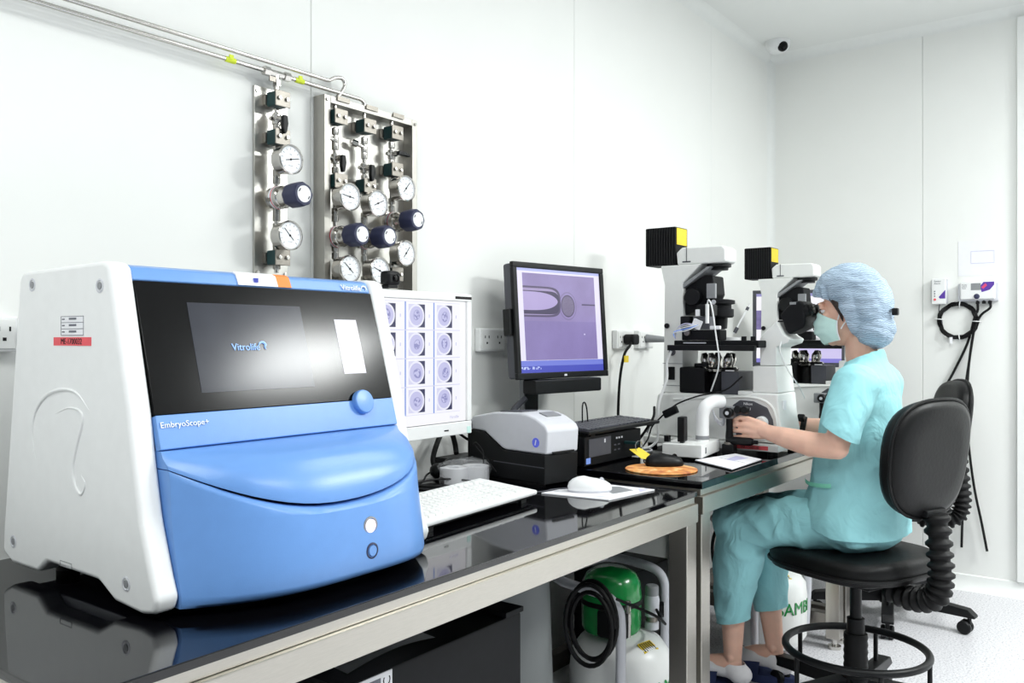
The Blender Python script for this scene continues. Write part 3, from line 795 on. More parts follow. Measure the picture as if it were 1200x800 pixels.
obj('logo_mark', lb(-.006, .006, -.0006, .001, -HH + .006, -HH + .012), 'greyp', fr, local=True)
obj('usb_hub', lb(-HW - .013, -HW + .002, .012, .04, -.045, .035, .003), 'black', t, local=True)
sb = obj('sound_bar', MB().box((-.005, -.006, .135), (.30, .055, .042), .005), 'black', t, local=True)
obj('neck', MB().box((-.075, .07, .10), (.06, .018, .19), .004), 'black', t, local=True)
obj('neck_trim', MB().box((-.109, .069, .10), (.005, .02, .188), .001), 'midgrey', t, local=True)
text('neck_mark', 'i', .011, (-.083, .0605, .03), (1, 0, 0), (0, 0, 1), 'greyp', None, .0002)
nm = bpy.data.objects.get('neck_mark'); nm.parent = t
obj('stand_base', MB().box((-.02, .056, .0075), (.22, .11, .014), .004), 'black', t, local=True)

# ---------------------------------------------------------------- desktop computer, black keyboard
t = thing('desktop_computer', 'flat black desktop computer lying under the black monitor and keyboard', 'computer', (2.225, 1.44, Z2))
obj('case', MB().bx(2.062, 2.392, 1.300, 1.595, Z2 + .005, .8715, .003), 'blackm', t)
fr = obj('front_panel', MB().bx(2.062, 2.392, 1.291, 1.2995, Z2 + .005, .8715, .002), 'black', t)
obj('grey_bay', MB().bx(2.082, 2.205, 1.2885, 1.2912, .812, .864, .001), 'dgrey', fr)
obj('bay_mark', MB().bx(2.165, 2.172, 1.2875, 1.2887, .848, .859), 'greyp', fr)
obj('processor_sticker', MB().bx(2.070, 2.092, 1.2898, 1.2912, .7945, .811), 'glow_blue', fr)
for x in (2.238, 2.252, 2.268): obj('indicator_light', MB().bx(x, x + .007, 1.2898, 1.2912, .852, .857), 'greyp', fr)
for z in (.82, .835):
    for x in (2.225, 2.248): obj('port', MB().bx(x, x + .012, 1.2898, 1.2912, z - .002, z + .002), 'dgrey', fr)
obj('foot', MB().bx(2.08, 2.10, 1.31, 1.58, Z2, Z2 + .005), 'rubber', t); obj('foot', MB().bx(2.35, 2.37, 1.31, 1.58, Z2, Z2 + .005), 'rubber', t)

def keyboard(label, loc, rz, w, d, h0, tilt, shell, keym, base=None):
    t = thing('keyboard', label, 'keyboard', loc, rz)
    T = rotm('X', tilt)
    c = lambda x, y, z: T @ V((x, y, z))
    obj('shell', MB().box(c(0, d / 2, h0), (w, d, .011), .004, T), shell, t, local=True)
    ks = MB(); rows = 6; px = (w - .03) / 21.5; py = (d - .035) / rows
    for r_ in range(rows):
        x = -w / 2 + .014; y = .014 + r_ * py + py / 2 + (.006 if r_ == 5 else 0)
        units = {0: [1.25, 1.25, 1.25, 6.25, 1.25, 1.25, 1.25, 1.25]}.get(r_, [1] * 15)
        for u in units + [None] + [1, 1, 1] + [None] + [1, 1]:
            if u is None: x += px * .3; continue
            if x + u * px > w / 2 - .01: break
            ks.box(c(x + u * px / 2, y, h0 + .0075), (u * px - .0035, py - .0035, .006), .0012, T, 1); x += u * px
    obj('keys', ks, keym, t, local=True, kind='stuff')
    if base: obj('under_tray', MB().box(c(0, d / 2 + .002, h0 / 2 - .002), (w - .012, d - .012, h0 - .008), .003), base, t, local=True)
    for sx in (-1, 1):
        top = c(sx * (w / 2 - .04), d - .02, h0 - .004)
        obj('foot', MB().bx(top.x - .012, top.x + .012, top.y - .004, top.y + .004, 0, top.z, .001), base or shell, t, local=True)
        obj('foot', MB().bx(top.x - .012, top.x + .012, .012, .020, 0, h0 - .004, .001), base or shell, t, local=True)
    return t
keyboard('black keyboard lying on top of the flat desktop computer', (2.275, 1.275, .8718), 0.0, .43, .148, .012, math.radians(3), 'black', 'dgrey')
keyboard('white keyboard on the near bench beside the incubator', (1.437, 1.150, Z1), math.radians(4.5), .434, .168, .021, math.radians(5), 'white', 'white2', 'black')

# ---------------------------------------------------------------- label printer
t = thing('label_printer', 'small label printer with pale grey cover on a black base', 'printer', (1.874, 1.242, Z1), math.radians(-9))
PW = .062
cov = [(0, .084), (-.004, .145), (.004, .158), (.040, .176), (.070, .184), (.10, .1865), (.20, .182), (.285, .166), (.298, .15), (.298, .13), (.235, .128), (.165, .088), (.15, .084)]
obj('cover', MB().prx(cov, -PW, PW, .006, 3, .3), 'greyp', t, local=True)
bs = [(.004, .006), (.002, .083), (.149, .083), (.164, .087), (.234, .127), (.30, .129), (.304, .12), (.304, .006)]
obj('base', MB().prx(bs, -PW - .002, PW + .002, .004, 2, .3), 'black', t, local=True)
for sx in (-1, 1): obj('hinge_knob', MB().cyl((sx * (PW - .002), .297, .140), (sx * (PW + .006), .297, .140), .0115, n=20, bev=.002), 'black', t, local=True)
obj('side_groove', MB().box((-PW - .0022, .10, .050), (.0012, .19, .0025)), 'dgrey', t, local=True)
bd = obj('blue_badge', MB().cyl((-PW + .0005, .036, .113), (-PW - .0012, .036, .113), .0125, n=24), 'glow_print', t, local=True)
obj('badge_letter', MB().box((-PW - .0016, .036, .113), (.0008, .003, .014), 0, rotm('X', .25)), 'wht_ink', bd, local=True)
obj('paper_window', MB().box((-.012, .150, .1853), (.06, .085, .004), .001, rotm('X', math.radians(-2.6))), 'dgrey', t, local=True)
obj('button_plate', MB().box((.012, .055, .1812), (.055, .032, .004), .001, rotm('X', math.radians(14))), 'midgrey', t, local=True)
obj('paper_slot', MB().box((.0, -.0035, .088), (.08, .006, .005)), 'blackg', t, local=True)
for sx in (-1, 1): obj('foot', MB().bx(sx * .05 - .008, sx * .05 + .008, .02, .28, 0, .006), 'rubber', t, local=True)

# ---------------------------------------------------------------- mice and pads
def mouse(label, loc, rz, m, m2):
    t = thing('computer_mouse', label, 'mouse', loc, rz)
    loops = []
    N_ = 24
    for h, sc in ((0.0, .93), (.004, 1.0), (.012, .985), (.020, .92), (.027, .76), (.032, .52), (.0345, .22)):
        lp = []
        for i in range(N_):
            th = 2 * PI * i / N_
            x = .0315 * sc * math.copysign(abs(math.cos(th)) ** .85, math.cos(th)); y = .056 * sc * math.sin(th)
            hump = 1 + .10 * math.sin(th) * (-1)
            lp.append((x, y + (-.004 * (1 - sc)), h * hump))
        loops.append(lp)
    obj('shell', MB().loft(loops), m, t, local=True, ang=60)
    obj('wheel', MB().cyl((-.003, .030, .0275), (.003, .030, .0275), .0062, n=14), m2, t, local=True)
    obj('button_split', MB().tube([(0, .052, .011), (0, .045, .0205), (0, .037, .0262)], .0006, 6), m2, t, local=True)
    obj('skirt_band', MB().loft([[(.0318 * sc * math.copysign(abs(math.cos(q)) ** .85, math.cos(q)), .0563 * sc * math.sin(q), h) for q in [2 * PI * i / 24 for i in range(24)]] for h, sc in ((.0002, .95), (.0045, 1.0))]), m2, t, local=True)
    return t
pad1 = obj('mouse_pad', MB().prism([(1.735, 1.212, Z1), (1.757, 1.033, Z1), (1.945, 1.010, Z1), (1.938, 1.180, Z1)], (0, 0, .0035), .001), 'paper')
tag(pad1, 'printed grey and white mouse pad sheet under the white mouse', 'mouse pad')
for k, (poly, m) in enumerate((([(1.825, 1.062), (1.90, 1.045), (1.925, 1.10), (1.88, 1.165), (1.865, 1.11)], 'midgrey'), ([(1.885, 1.02), (1.935, 1.018), (1.93, 1.05)], 'lightband'), ([(1.765, 1.06), (1.80, 1.055), (1.79, 1.075), (1.76, 1.08)], 'greyp'))):
    obj('print_patch', MB().prism([(x, y, Z1 + .0034) for x, y in poly], (0, 0, .0004)), m, pad1)
mouse('white computer mouse on the printed sheet pad', (1.825, 1.128, Z1 + .0039), math.radians(-142), 'white', 'greyp')
pad2 = obj('mouse_pad', MB().lathe([(.098, 0), (.1, .0012), (.1, .003), (.099, .004), (0, .004)], (2.172, 1.108, Z2), (0, 0, 1), 48), 'pad')
tag(pad2, 'round orange patterned mouse pad under the black mouse', 'mouse pad')
mouse('black computer mouse on the round orange pad', (2.225, 1.125, Z2 + .0042), math.radians(-138), 'black', 'rubber')
cable('mouse_cable', [(1.79, 1.165, Z1 + .012), (1.77, 1.20, Z1 + .008), (1.74, 1.225, Z1 + .003), (1.69, 1.30, Z1 + .003), (1.72, 1.42, Z1 + .003)], .0018, 'dgrey', 'thin dark cable from the white mouse past the printer')
cable('mouse_cable', [(2.255, 1.170, Z2 + .012), (2.30, 1.23, Z2 + .004), (2.42, 1.30, Z2 + .004), (2.50, 1.45, Z2 + .004)], .0018, 'rubber', 'thin black cable from the black mouse along the desktop computer')

t = thing('key_ring', 'teal memory stick with key ring and yellow tag plugged into the computer front', 'key ring', (2.30, 1.26, Z2))
obj('memory_stick', MB().bx(2.283, 2.295, 1.245, 1.2905, .832, .841, .002), 'dgreen', t)
obj('ring', MB().tube([(2.289 + .014 * math.cos(q), 1.242 - .004 * math.cos(q), .828 + .016 * math.sin(q)) for q in [2 * PI * i / 24 for i in range(24)]], .0011, 6, True), 'chrome', t)
obj('yellow_tag', MB().prism([(2.268, 1.262, .818), (2.285, 1.245, .8185), (2.292, 1.244, .822), (2.300, 1.236, .817), (2.318, 1.212, .795), (2.300, 1.205, .790), (2.275, 1.225, .793)], (.001, .001, .0025), .0006), 'yellow', t)

# ---------------------------------------------------------------- clutter behind the white keyboard
t = thing('adapter_box', 'flat black box against the wall behind the tape rolls', 'box', (1.9, 1.58, Z1))
obj('case', MB().bx(1.80, 1.935, 1.560, 1.622, Z1, .818, .003), 'black', t)
obj('plug_end', MB().bx(1.845, 1.88, 1.552, 1.5602, .785, .805, .002), 'dgrey', t)
for i, (x, y) in enumerate(((1.730, 1.492), (1.788, 1.465))):
    r = tag(obj('tape_roll', MB().lathe([(.016, 0), (.036, 0), (.037, .002), (.037, .040), (.036, .042), (.016, .042), (.015, .04), (.015, .002), (.016, 0)], (x, y, Z1), (0, 0, 1), 32), 'paper'),
            ('white tape roll in clear film, left one beside the cable heap', 'white tape roll in clear film, right one beside the printer')[i], 'tape roll')
bag = MB(); rows = []
for i in range(13):
    q = 2 * PI * i / 12; row = []
    for j in range(9):
        s_ = j / 8; rr = (1.0 if j < 6 else 1.0 - (j - 5) * .33); jit = .010 * math.sin(i * 2.7 + j * 1.9)
        hh = [0, .015, .03, .042, .050, .054, .057, .058, .0585][j]
        row.append((1.760 + (.082 * rr + jit * (j > 0)) * math.cos(q), 1.478 + (.056 * rr + jit * .6 * (j > 0)) * math.sin(q), Z1 + .0005 + hh + .004 * math.sin(3 * q + j)* (j > 2)))
    rows.append(row)
rows[-1] = rows[0]
tag(obj('plastic_bag', bag.grid(rows), 'bag', ang=80), 'crumpled clear plastic bag around the white tape rolls', 'bag')
tag(obj('cable_loop', MB().tube(smooth_pts([(1.745, 1.56, Z1 + .02), (1.74, 1.575, .82), (1.765, 1.58, .868), (1.795, 1.585, .893), (1.828, 1.585, .885), (1.842, 1.584, .855), (1.842, 1.58, .835), (1.838, 1.575, .828)], 8), .0075, 10), 'rubber'), 'thick black cable looped upright against the wall', 'cable')
cable('adapter_cable', [(1.83, 1.57, .893), (1.87, 1.575, .872), (1.92, 1.57, .845), (1.96, 1.56, .82)], .004, 'rubber', 'black lead running from the upright loop down behind the printer')
tag(obj('cable_connector', MB().sph((1.720, 1.535, Z1 + .028), (.030, .022, .022), rotm('Y', .3), 14).cyl((1.735, 1.53, Z1 + .03), (1.775, 1.55, Z1 + .045), .014, .010, 14).box((1.70, 1.50, Z1 + .010), (.018, .016, .018), .003), 'black'), 'bulky black connector lying below the upright cable loop', 'connector')
for i, (pts, lb_) in enumerate((
    ([(1.715, 1.545, Z1 + .03), (1.69, 1.55, Z1 + .022), (1.65, 1.53, Z1 + .010), (1.60, 1.51, Z1 + .006), (1.54, 1.50, Z1 + .004)], 'thin black cable running left from the bulky connector'),
    ([(1.54, 1.48, Z1 + .016), (1.62, 1.49, Z1 + .020), (1.70, 1.475, Z1 + .016), (1.74, 1.43, Z1 + .008), (1.735, 1.395, Z1 + .004)], 'thin black cable crossing toward the back of the white keyboard'),
    ([(1.60, 1.55, Z1 + .004), (1.63, 1.47, Z1 + .006), (1.67, 1.42, Z1 + .006), (1.60, 1.40, Z1 + .004), (1.54, 1.44, Z1 + .004)], 'thin black cable curled flat behind the white keyboard'),
    ([(1.735, 1.395, Z1 + .06), (1.765, 1.42, Z1 + .085), (1.775, 1.45, Z1 + .105), (1.79, 1.47, Z1 + .098), (1.80, 1.455, Z1 + .075), (1.795, 1.42, Z1 + .05), (1.79, 1.395, Z1 + .03)], 'thin dark wire arched over the bagged tape rolls'))):
    cable('thin_cable', pts, .0026 if i < 3 else .0014, 'rubber', lb_)
tag(obj('black_sleeve', MB().prism([(1.585, 1.545, Z1), (1.60, 1.455, Z1), (1.69, 1.445, Z1), (1.68, 1.53, Z1)], (0, 0, .003), .001), 'blackm'), 'flat black sleeve lying under the thin cables', 'sleeve')

# ---------------------------------------------------------------- sockets and plugs on the back wall
def socket(label, x0, x1, z0, z1, n=2):
    t = thing('wall_socket', label, 'socket', ((x0 + x1) / 2, Y1, z0))
    obj('box', MB().bx(x0, x1, Y1 - .022, Y1, z0, z1, .004, 3), 'white', t)
    fp_ = obj('face_plate', MB().bx(x0 + .006, x1 - .006, Y1 - .0245, Y1 - .0218, z0 + .006, z1 - .006, .001), 'white2', t)
    w_ = (x1 - x0) / n; zc = (z0 + z1) / 2
    for k in range(n):
        xc = x0 + w_ * (k + .5)
        for dx, dz, ax in ((-.009, .009, 1), (.009, .009, 1), (0, -.009, 0)):
            obj('pin_hole', MB().box((xc + dx, Y1 - .0247, zc + dz), ((.003, .001, .008) if ax else (.006, .001, .006))), 'inkb', fp_)
    return t
socket('white wall socket at the left edge behind the incubator', .545, .69, 1.127, 1.190, 3)
socket('white wall socket between the white and the black monitor', 1.985, 2.106, 1.112, 1.182, 2)
socket('white wall socket with the black plug, right of the black monitor', 2.795, 2.915, 1.113, 1.183, 2)
socket('white wall socket with the grey plug, beside the microscope column', 2.965, 3.085, 1.113, 1.183, 2)
t = thing('power_plug', 'black power plug and hanging black lead with yellow tag at the wall socket', 'plug', (2.855, 1.59, 1.1))
obj('plug_body', MB().bx(2.835, 2.885, 1.560, 1.6050, 1.128, 1.168, .009, 3), 'black', t)
obj('lead', MB().tube(smooth_pts([(2.845, 1.575, 1.140), (2.815, 1.565, 1.125), (2.79, 1.575, 1.09), (2.785, 1.59, 1.0), (2.772, 1.59, .88), (2.77, 1.585, .79)]), .0052, 8), 'rubber', t)
obj('yellow_tag', MB().bx(2.782, 2.812, 1.568, 1.572, 1.063, 1.088, .001), 'yellow', t)
t = thing('power_plug', 'grey power plug with lead in the socket beside the microscope column', 'plug', (3.02, 1.58, 1.14))
obj('plug_body', MB().cyl((3.02, 1.605, 1.152), (3.035, 1.53, 1.148), .017, .011, 14).cyl((3.035, 1.53, 1.148), (3.04, 1.50, 1.146), .008, .006, 12), 'midgrey', t)
obj('lead', MB().tube(smooth_pts([(3.04, 1.505, 1.146), (3.03, 1.46, 1.142), (3.0, 1.43, 1.135), (2.97, 1.45, 1.05), (2.96, 1.52, .9), (2.96, 1.57, .79)]), .0042, 8), 'midgrey', t)
cable('wire_arch', [(2.20, 1.385, .886), (2.202, 1.387, .93), (2.208, 1.389, .953), (2.220, 1.389, .956), (2.228, 1.387, .935), (2.231, 1.385, .886)], .0022, 'rubber', 'thin black wire standing in an arch on the black keyboard')
cable('striped_lead', [(2.09, 1.50, .885), (2.05, 1.53, .90), (2.055, 1.54, .93), (2.075, 1.53, .955), (2.095, 1.52, .972)], .009, 'dgrey', 'grey and black lead bundle behind the foot of the black monitor')

# ================================================================ MICROSCOPES
XM = 2.745
def microscope(label):
    t = thing('inverted_microscope', label, 'microscope', (XM, 1.15, Z2 + .034), 0, 'inverted microscopes')
    a, b = 2.66, 2.83
    base = [(1.40, .82), (1.40, .85), (1.382, .90), (1.372, .962), (1.29, .968), (1.06, .968), (1.036, .978), (.952, .978), (.945, .90), (.937, .86), (.937, .82)]
    bs = obj('base', MB().prx(base, a, b, .008, 3, .3), 'white2', t)
    obj('side_plate', MB().prx([(1.088, .838), (1.10, .935), (1.075, .953), (1.03, .951), (.985, .932), (.967, .895), (.962, .858), (.97, .838)], a - .004, a + .004, .003), 'dgrey', bs)
    obj('side_rim', MB().tube(smooth_pts([(a, 1.31, .945), (a, 1.15, .958), (a, 1.03, .962), (a, .975, .940), (a, .957, .895), (a, .953, .838)]), .0045, 8), 'white2', bs)
    text('maker_lettering', 'Nikon', .012, (a - .0045, 1.062, .938), (0, -1, 0), (0, 0, 1), 'wht_ink', bs, .0003)
    text('model_lettering', 'Ti-U', .013, (a - .0045, 1.062, .921), (0, -1, 0), (0, 0, 1), 'wht_ink', bs, .0003)
    obj('knob', MB().lathe([(.02, 0), (.02, .016), (.017, .02), (0, .02)], (a - .003, 1.0, .885), (-1, 0, 0), 20), 'white', bs)
    obj('cap', MB().cyl((a - .004, 1.27, .944), (a, 1.27, .944), .011, n=18), 'white', bs)
    obj('white_sticker', MB().bx(a + .03, a + .055, .9435, .9475, .925, .955), 'paper', bs)
    # eyepiece tower
    obj('tower_lower', MB().prx([(1.036, .9785), (1.034, 1.0635), (.962, 1.0635), (.953, .9785)], 2.668, 2.822, .003), 'white2', t)
    obj('tower_upper', MB().prx([(1.016, 1.0645), (1.016, 1.153), (.994, 1.178), (.962, 1.205), (.940, 1.163), (.918, 1.150), (.924, 1.137), (.962, 1.124), (.962, 1.0645)], 2.676, 2.814, .004), 'white2', t)
    # binocular head
    hd = obj('binocular_head', MB().prx([(.957, 1.228), (.930, 1.256), (.897, 1.272), (.880, 1.262), (.876, 1.20), (.882, 1.185), (.929, 1.163), (.94, 1.18)], 2.692, 2.798, .010, 3, .3), 'blackm', t)
    for dx in (-.031, .031):
        e = obj('eyepiece', MB().cyl((XM + dx, .892, 1.236), (XM + dx, .868, 1.243), .021, n=22, bev=.002).cyl((XM + dx, .869, 1.2425), (XM + dx, .858, 1.246), .0165, n=20, bev=.001), 'black', hd)
        obj('eye_lens', MB().cyl((XM + dx, .8585, 1.246), (XM + dx, .8575, 1.2462), .011, n=16), 'blackg', hd)
    obj('head_window', MB().box((2.6925, .915, 1.262), (.003, .02, .008), .001), 'midgrey', hd)
    # rear pillar with lamp house and arm
    obj('pillar', MB().prx([(1.362, .965), (1.356, 1.335), (1.372, 1.402), (1.22, 1.402), (1.286, 1.34), (1.288, .965)], 2.682, 2.808, .005), 'white2', t)
    br = obj('arm_brace', MB().prx([(1.300, 1.330), (1.20, 1.392), (1.185, 1.392), (1.292, 1.318)], 2.684, 2.80, .002), 'midgrey', t)
    ar = obj('lamp_arm', MB().prx([(1.312, 1.4025), (1.316, 1.445), (1.295, 1.462), (1.150, 1.460), (1.138, 1.448), (1.138, 1.41), (1.148, 1.4025)], 2.69, 2.785, .007, 3, .3), 'white2', t)
    obj('arm_slot', MB().bx(2.6888, 2.692, 1.276, 1.2785, 1.412, 1.46).bx(2.6888, 2.692, 1.262, 1.292, 1.410, 1.4145), 'dgrey', ar)
    obj('field_lens', MB().lathe([(.030, 0), (.040, 0), (.040, -.010), (.031, -.012), (.030, -.020), (0, -.020)], (XM - .008, 1.180, 1.4015), (0, 0, 1), 28), 'black', ar)
    lh = obj('lamp_house', MB().bx(2.69, 2.785, 1.318, 1.434, 1.4035, 1.536, .004), 'blackm', t)
    for i in range(11): obj('cooling_fin', MB().bx(2.6865, 2.6905, 1.326 + i * .0098, 1.330 + i * .0098, 1.407, 1.533), 'black', lh)
    obj('yellow_label', MB().bx(2.698, 2.775, 1.3165, 1.3185, 1.475, 1.532), 'yellow', lh)
    for z, r in ((1.125, .006), (1.075, .0)):
        if r: obj('pillar_knob', MB().cyl((2.676, 1.345, z + .07), (2.684, 1.345, z + .07), .009, n=14), 'black', t)
    obj('pillar_socket', MB().lathe([(.011, .002), (.0125, -.003), (.009, -.004), (.008, .0), (0, .0)], (2.681, 1.325, 1.105), (1, 0, 0), 18), 'dgrey', t)
    obj('rear_switch', MB().bx(2.6785, 2.6825, 1.316, 1.341, 1.01, 1.055, .002), 'black', t)
    obj('pillar_seam', MB().bx(2.6808, 2.6825, 1.288, 1.362, 1.065, 1.0665).bx(2.6808, 2.6825, 1.288, 1.362, .990, .9915), 'label', t)
    # stage
    st = obj('stage', MB().bx(2.61, 2.90, .995, 1.285, 1.122, 1.145, .003), 'blackm', t)
    obj('stage_rail', MB().bx(2.59, 2.6095, 1.0, 1.30, 1.112, 1.130, .002), 'black', st)
    obj('stage_scale', MB().bx(2.6085, 2.6105, 1.17, 1.25, 1.135, 1.139), 'greyp', st)
    obj('dish', MB().lathe([(.03, 0), (.03, .010), (.029, .010), (.029, .001), (0, .001)], (XM, 1.14, 1.1455), (0, 0, 1), 26), 'white', st)
    for y in (1.02, 1.05): obj('stage_screw', MB().cyl((2.63, y, 1.145), (2.63, y, 1.158), .008, n=14), 'black', st)
    # objectives and filter turret
    tu = obj('nosepiece', MB().lathe([(.045, -.012), (.062, -.006), (.066, .002), (.062, .008), (.03, .012)], (XM - .01, 1.18, 1.048), (0, 0, 1), 30), 'chrome', t)
    for i in range(5):
        q = 2 * PI * i / 5 + .5; cx_, cy_ = XM - .01 + .04 * math.cos(q), 1.18 + .04 * math.sin(q)
        obj('objective', MB().lathe([(.014, 0), (.015, .012), (.0165, .016), (.0165, .028), (.012, .036), (.009, .045), (0, .046)], (cx_, cy_, 1.058), (.25 * math.cos(q), .25 * math.sin(q), 1), 18), 'chrome', tu)
    obj('turret_post', MB().cyl((XM, 1.18, .968), (XM, 1.18, 1.04), .045, n=24), 'black', t)
    fb = obj('filter_box', MB().bx(2.665, 2.80, 1.20, 1.293, .9685, 1.055, .006), 'black', t)
    obj('filter_lid', MB().bx(2.69, 2.78, 1.20, 1.25, 1.0555, 1.068, .003), 'black', fb)
    obj('filter_slider', MB().bx(2.672, 2.80, 1.085, 1.145, .9685, 1.043, .003), 'dgrey', t)
    obj('white_tag', MB().bx(2.6705, 2.6725, 1.10, 1.13, 1.0445, 1.048), 'paper', t)
    obj('front_cube_plate', MB().bx(2.665, 2.82, 1.037, 1.085, .9685, .982, .002), 'white2', t)
    # condenser
    ca = obj('condenser_arm', MB().prx([(1.306, 1.315), (1.215, 1.365), (1.186, 1.362), (1.18, 1.30), (1.20, 1.26), (1.303, 1.225)], 2.70, 2.79, .005), 'blackm', t)
    obj('focus_knob', MB().lathe([(.03, 0), (.03, .018), (.027, .022), (0, .022)], (2.70, 1.252, 1.292), (-1, 0, 0), 28), 'black', ca)
    obj('grey_clip', MB().bx(2.685, 2.70, 1.172, 1.203, 1.285, 1.335, .002), 'midgrey', ca)
    cd = obj('condenser', MB().lathe([(.045, .0), (.05, .004), (.05, .028), (.042, .03), (.042, .044), (.054, .046), (.054, .058), (.03, .062)], (XM, 1.185, 1.222), (0, 0, 1), 30), 'blackm', t)
    obj('condenser_lens', MB().lathe([(.018, 0), (.028, .004), (.030, .030), (.030, .042)], (XM, 1.185, 1.182), (0, 0, 1), 24), 'black', cd)
    obj('condenser_bracket', MB().bx(2.725, 2.77, 1.19, 1.24, 1.25, 1.30, .003), 'blackm', cd)
    obj('screw_head', MB().cyl((2.690, 1.180, 1.273), (2.695, 1.180, 1.273), .008, n=12), 'greyp', cd)
    # manipulator head bolted to the near side of the stage
    mp = obj('manipulator_block', MB().bx(2.605, 2.66, 1.12, 1.255, 1.1455, 1.180, .004), 'blackm', t)
    obj('motor', MB().bx(2.60, 2.65, 1.225, 1.258, 1.181, 1.225, .004), 'black', mp)
    obj('motor', MB().bx(2.60, 2.655, 1.15, 1.20, 1.225, 1.262, .004), 'black', mp)
    obj('motor', MB().bx(2.605, 2.65, 1.155, 1.215, 1.181, 1.224, .003), 'dgrey', mp)
    obj('white_connector', MB().bx(2.597, 2.604, 1.187, 1.202, 1.225, 1.246, .001), 'paper', mp)
    obj('white_connector', MB().box((2.595, 1.195, 1.198), (.012, .03, .03), .002, rotm('X', .4)), 'paper', mp)
    obj('white_connector', MB().cyl((2.592, 1.158, 1.20), (2.592, 1.158, 1.262), .006, n=12), 'white', mp)
    obj('white_connector', MB().bx(2.592, 2.604, 1.115, 1.15, 1.181, 1.192, .002), 'paper', mp)
    obj('brass_knob', MB().cyl((2.596, 1.232, 1.171), (2.606, 1.232, 1.171), .011, n=16, bev=.002), 'steeld', mp)
    for i in range(5):
        obj('wire', MB().tube(smooth_pts([(2.59, 1.20 - .004 * i, 1.195), (2.572, 1.225, 1.20 - .006 * i), (2.575, 1.255 + .004 * i, 1.185 - .004 * i), (2.60, 1.275, 1.15)], 4), .0016, 6), ('lightband', 'greyp', 'white', 'glow_blue', 'white')[i], mp)
    obj('pipette_holder', MB().cyl((2.63, 1.085, 1.165), (2.66, 1.042, 1.262), .0032, n=10), 'white', t)
    obj('pipette_joint', MB().cyl((2.632, 1.082, 1.170), (2.637, 1.075, 1.186), .006, n=10).cyl((2.654, 1.051, 1.242), (2.657, 1.047, 1.252), .005, n=10), 'dgrey', t)
    return t
mic1 = microscope('white inverted microscope with black lamp box the masked person looks into')
mic2 = dup(mic1, (3.585, 1.125, Z2 + .034), 0, 'white inverted microscope farther back, half hidden behind the person', 'inverted microscopes')

def tray(label, x):
    t = thing('anti_vibration_plate', label, 'plate', (x, 1.17, Z2), 0, 'plates under the microscopes')
    obj('slab', MB().bx(x - .115, x + .11, .94, 1.41, Z2 + .012, Z2 + .0338, .003), 'white2', t)
    obj('red_tape', MB().bx(x - .1156, x - .1145, .972, 1.075, Z2 + .0165, Z2 + .029), 'red', t)
    text('tape_lettering', 'ME-1500110', .0115, (x - .1158, 1.06, Z2 + .0185), (0, -1, 0), (0, 0, 1), 'inkb', t, .0002)
    for dx in (-.095, .09):
        for y in (.965, 1.385): obj('foot', MB().cyl((x + dx, y, Z2), (x + dx, y, Z2 + .012), .016, n=14), 'rubber', t)
    return t
tr1 = tray('white plate with red label tape beneath the nearer microscope', XM)
dup(tr1, (3.585, 1.145, Z2), 0, 'white plate beneath the farther microscope behind the person', 'plates under the microscopes', ('red_tape', 'tape_lettering'))

def joystick(label, flip=1):
    """a black lever unit standing on the bench in front of the stage"""
    x, y = 2.592, 1.083
    t = thing('manipulator_joystick', label, 'joystick', (x, y, Z2), 0, 'micromanipulator joysticks')
    obj('base_block', MB().bx(x - .016, x + .016, y - .02, y + .02, Z2, .818, .004), 'black', t)
    obj('lever', MB().lathe([(.011, 0), (.0125, .03), (.0105, .05), (.0105, .085)], (x, y, .812), (0, 0, 1), 16), 'black', t)
    obj('collar', MB().cyl((x, y, .816), (x, y, .824), .0165, n=18, bev=.001), 'steeld', t)
    obj('side_handle', MB().lathe([(.007, -.02), (.0115, -.018), (.0125, .0), (.0125, .06), (.010, .066), (.006, .068), (.006, .082), (0, .083)], (x - .004, y - .012, .829), (0, -1, 0), 18), 'black', t)
    g = obj('gear_box', MB().bx(x - .012, x + .022, y - .014, y + .030, .898, .936, .003), 'midgrey', t)
    for dy, dz, r in ((-.004, .917, .016),): obj('focus_wheel', MB().lathe([(r, 0), (r, .012), (r * .8, .016), (r * .45, .0165), (0, .0165)], (x - .012, y + dy, dz), (-1, 0, 0), 22), 'black', g)
    obj('wheel_hub', MB().cyl((x - .0285, y - .004, .917), (x - .0305, y - .004, .917), .006, n=14), 'greyp', g)
    for dy in (-.030, -.052): obj('knurled_knob', MB().lathe([(.010, 0), (.0125, .004), (.0125, .02), (.010, .024), (0, .024)], (x + .01, y + dy, .925), (-1, 0, .15), 16), 'black', g)
    obj('knob_bar', MB().bx(x + .006, x + .016, y - .056, y - .012, .918, .930, .002), 'dgrey', g)
    return t
js1 = joystick('black joystick unit gripped by the person\'s near hand beside the microscope base')
js2 = dup(js1, (2.592 + .30, 1.083, Z2), 0, 'black joystick unit at the person\'s far hand, behind the microscope base', 'micromanipulator joysticks')
dup(js1, (3.445, 1.055, Z2), 0, 'left black joystick unit of the farther microscope, seen past the person\'s chest', 'micromanipulator joysticks')
dup(js1, (3.545, .985, Z2), 0, 'right black joystick unit of the farther microscope, half behind the blue sleeve', 'micromanipulator joysticks')

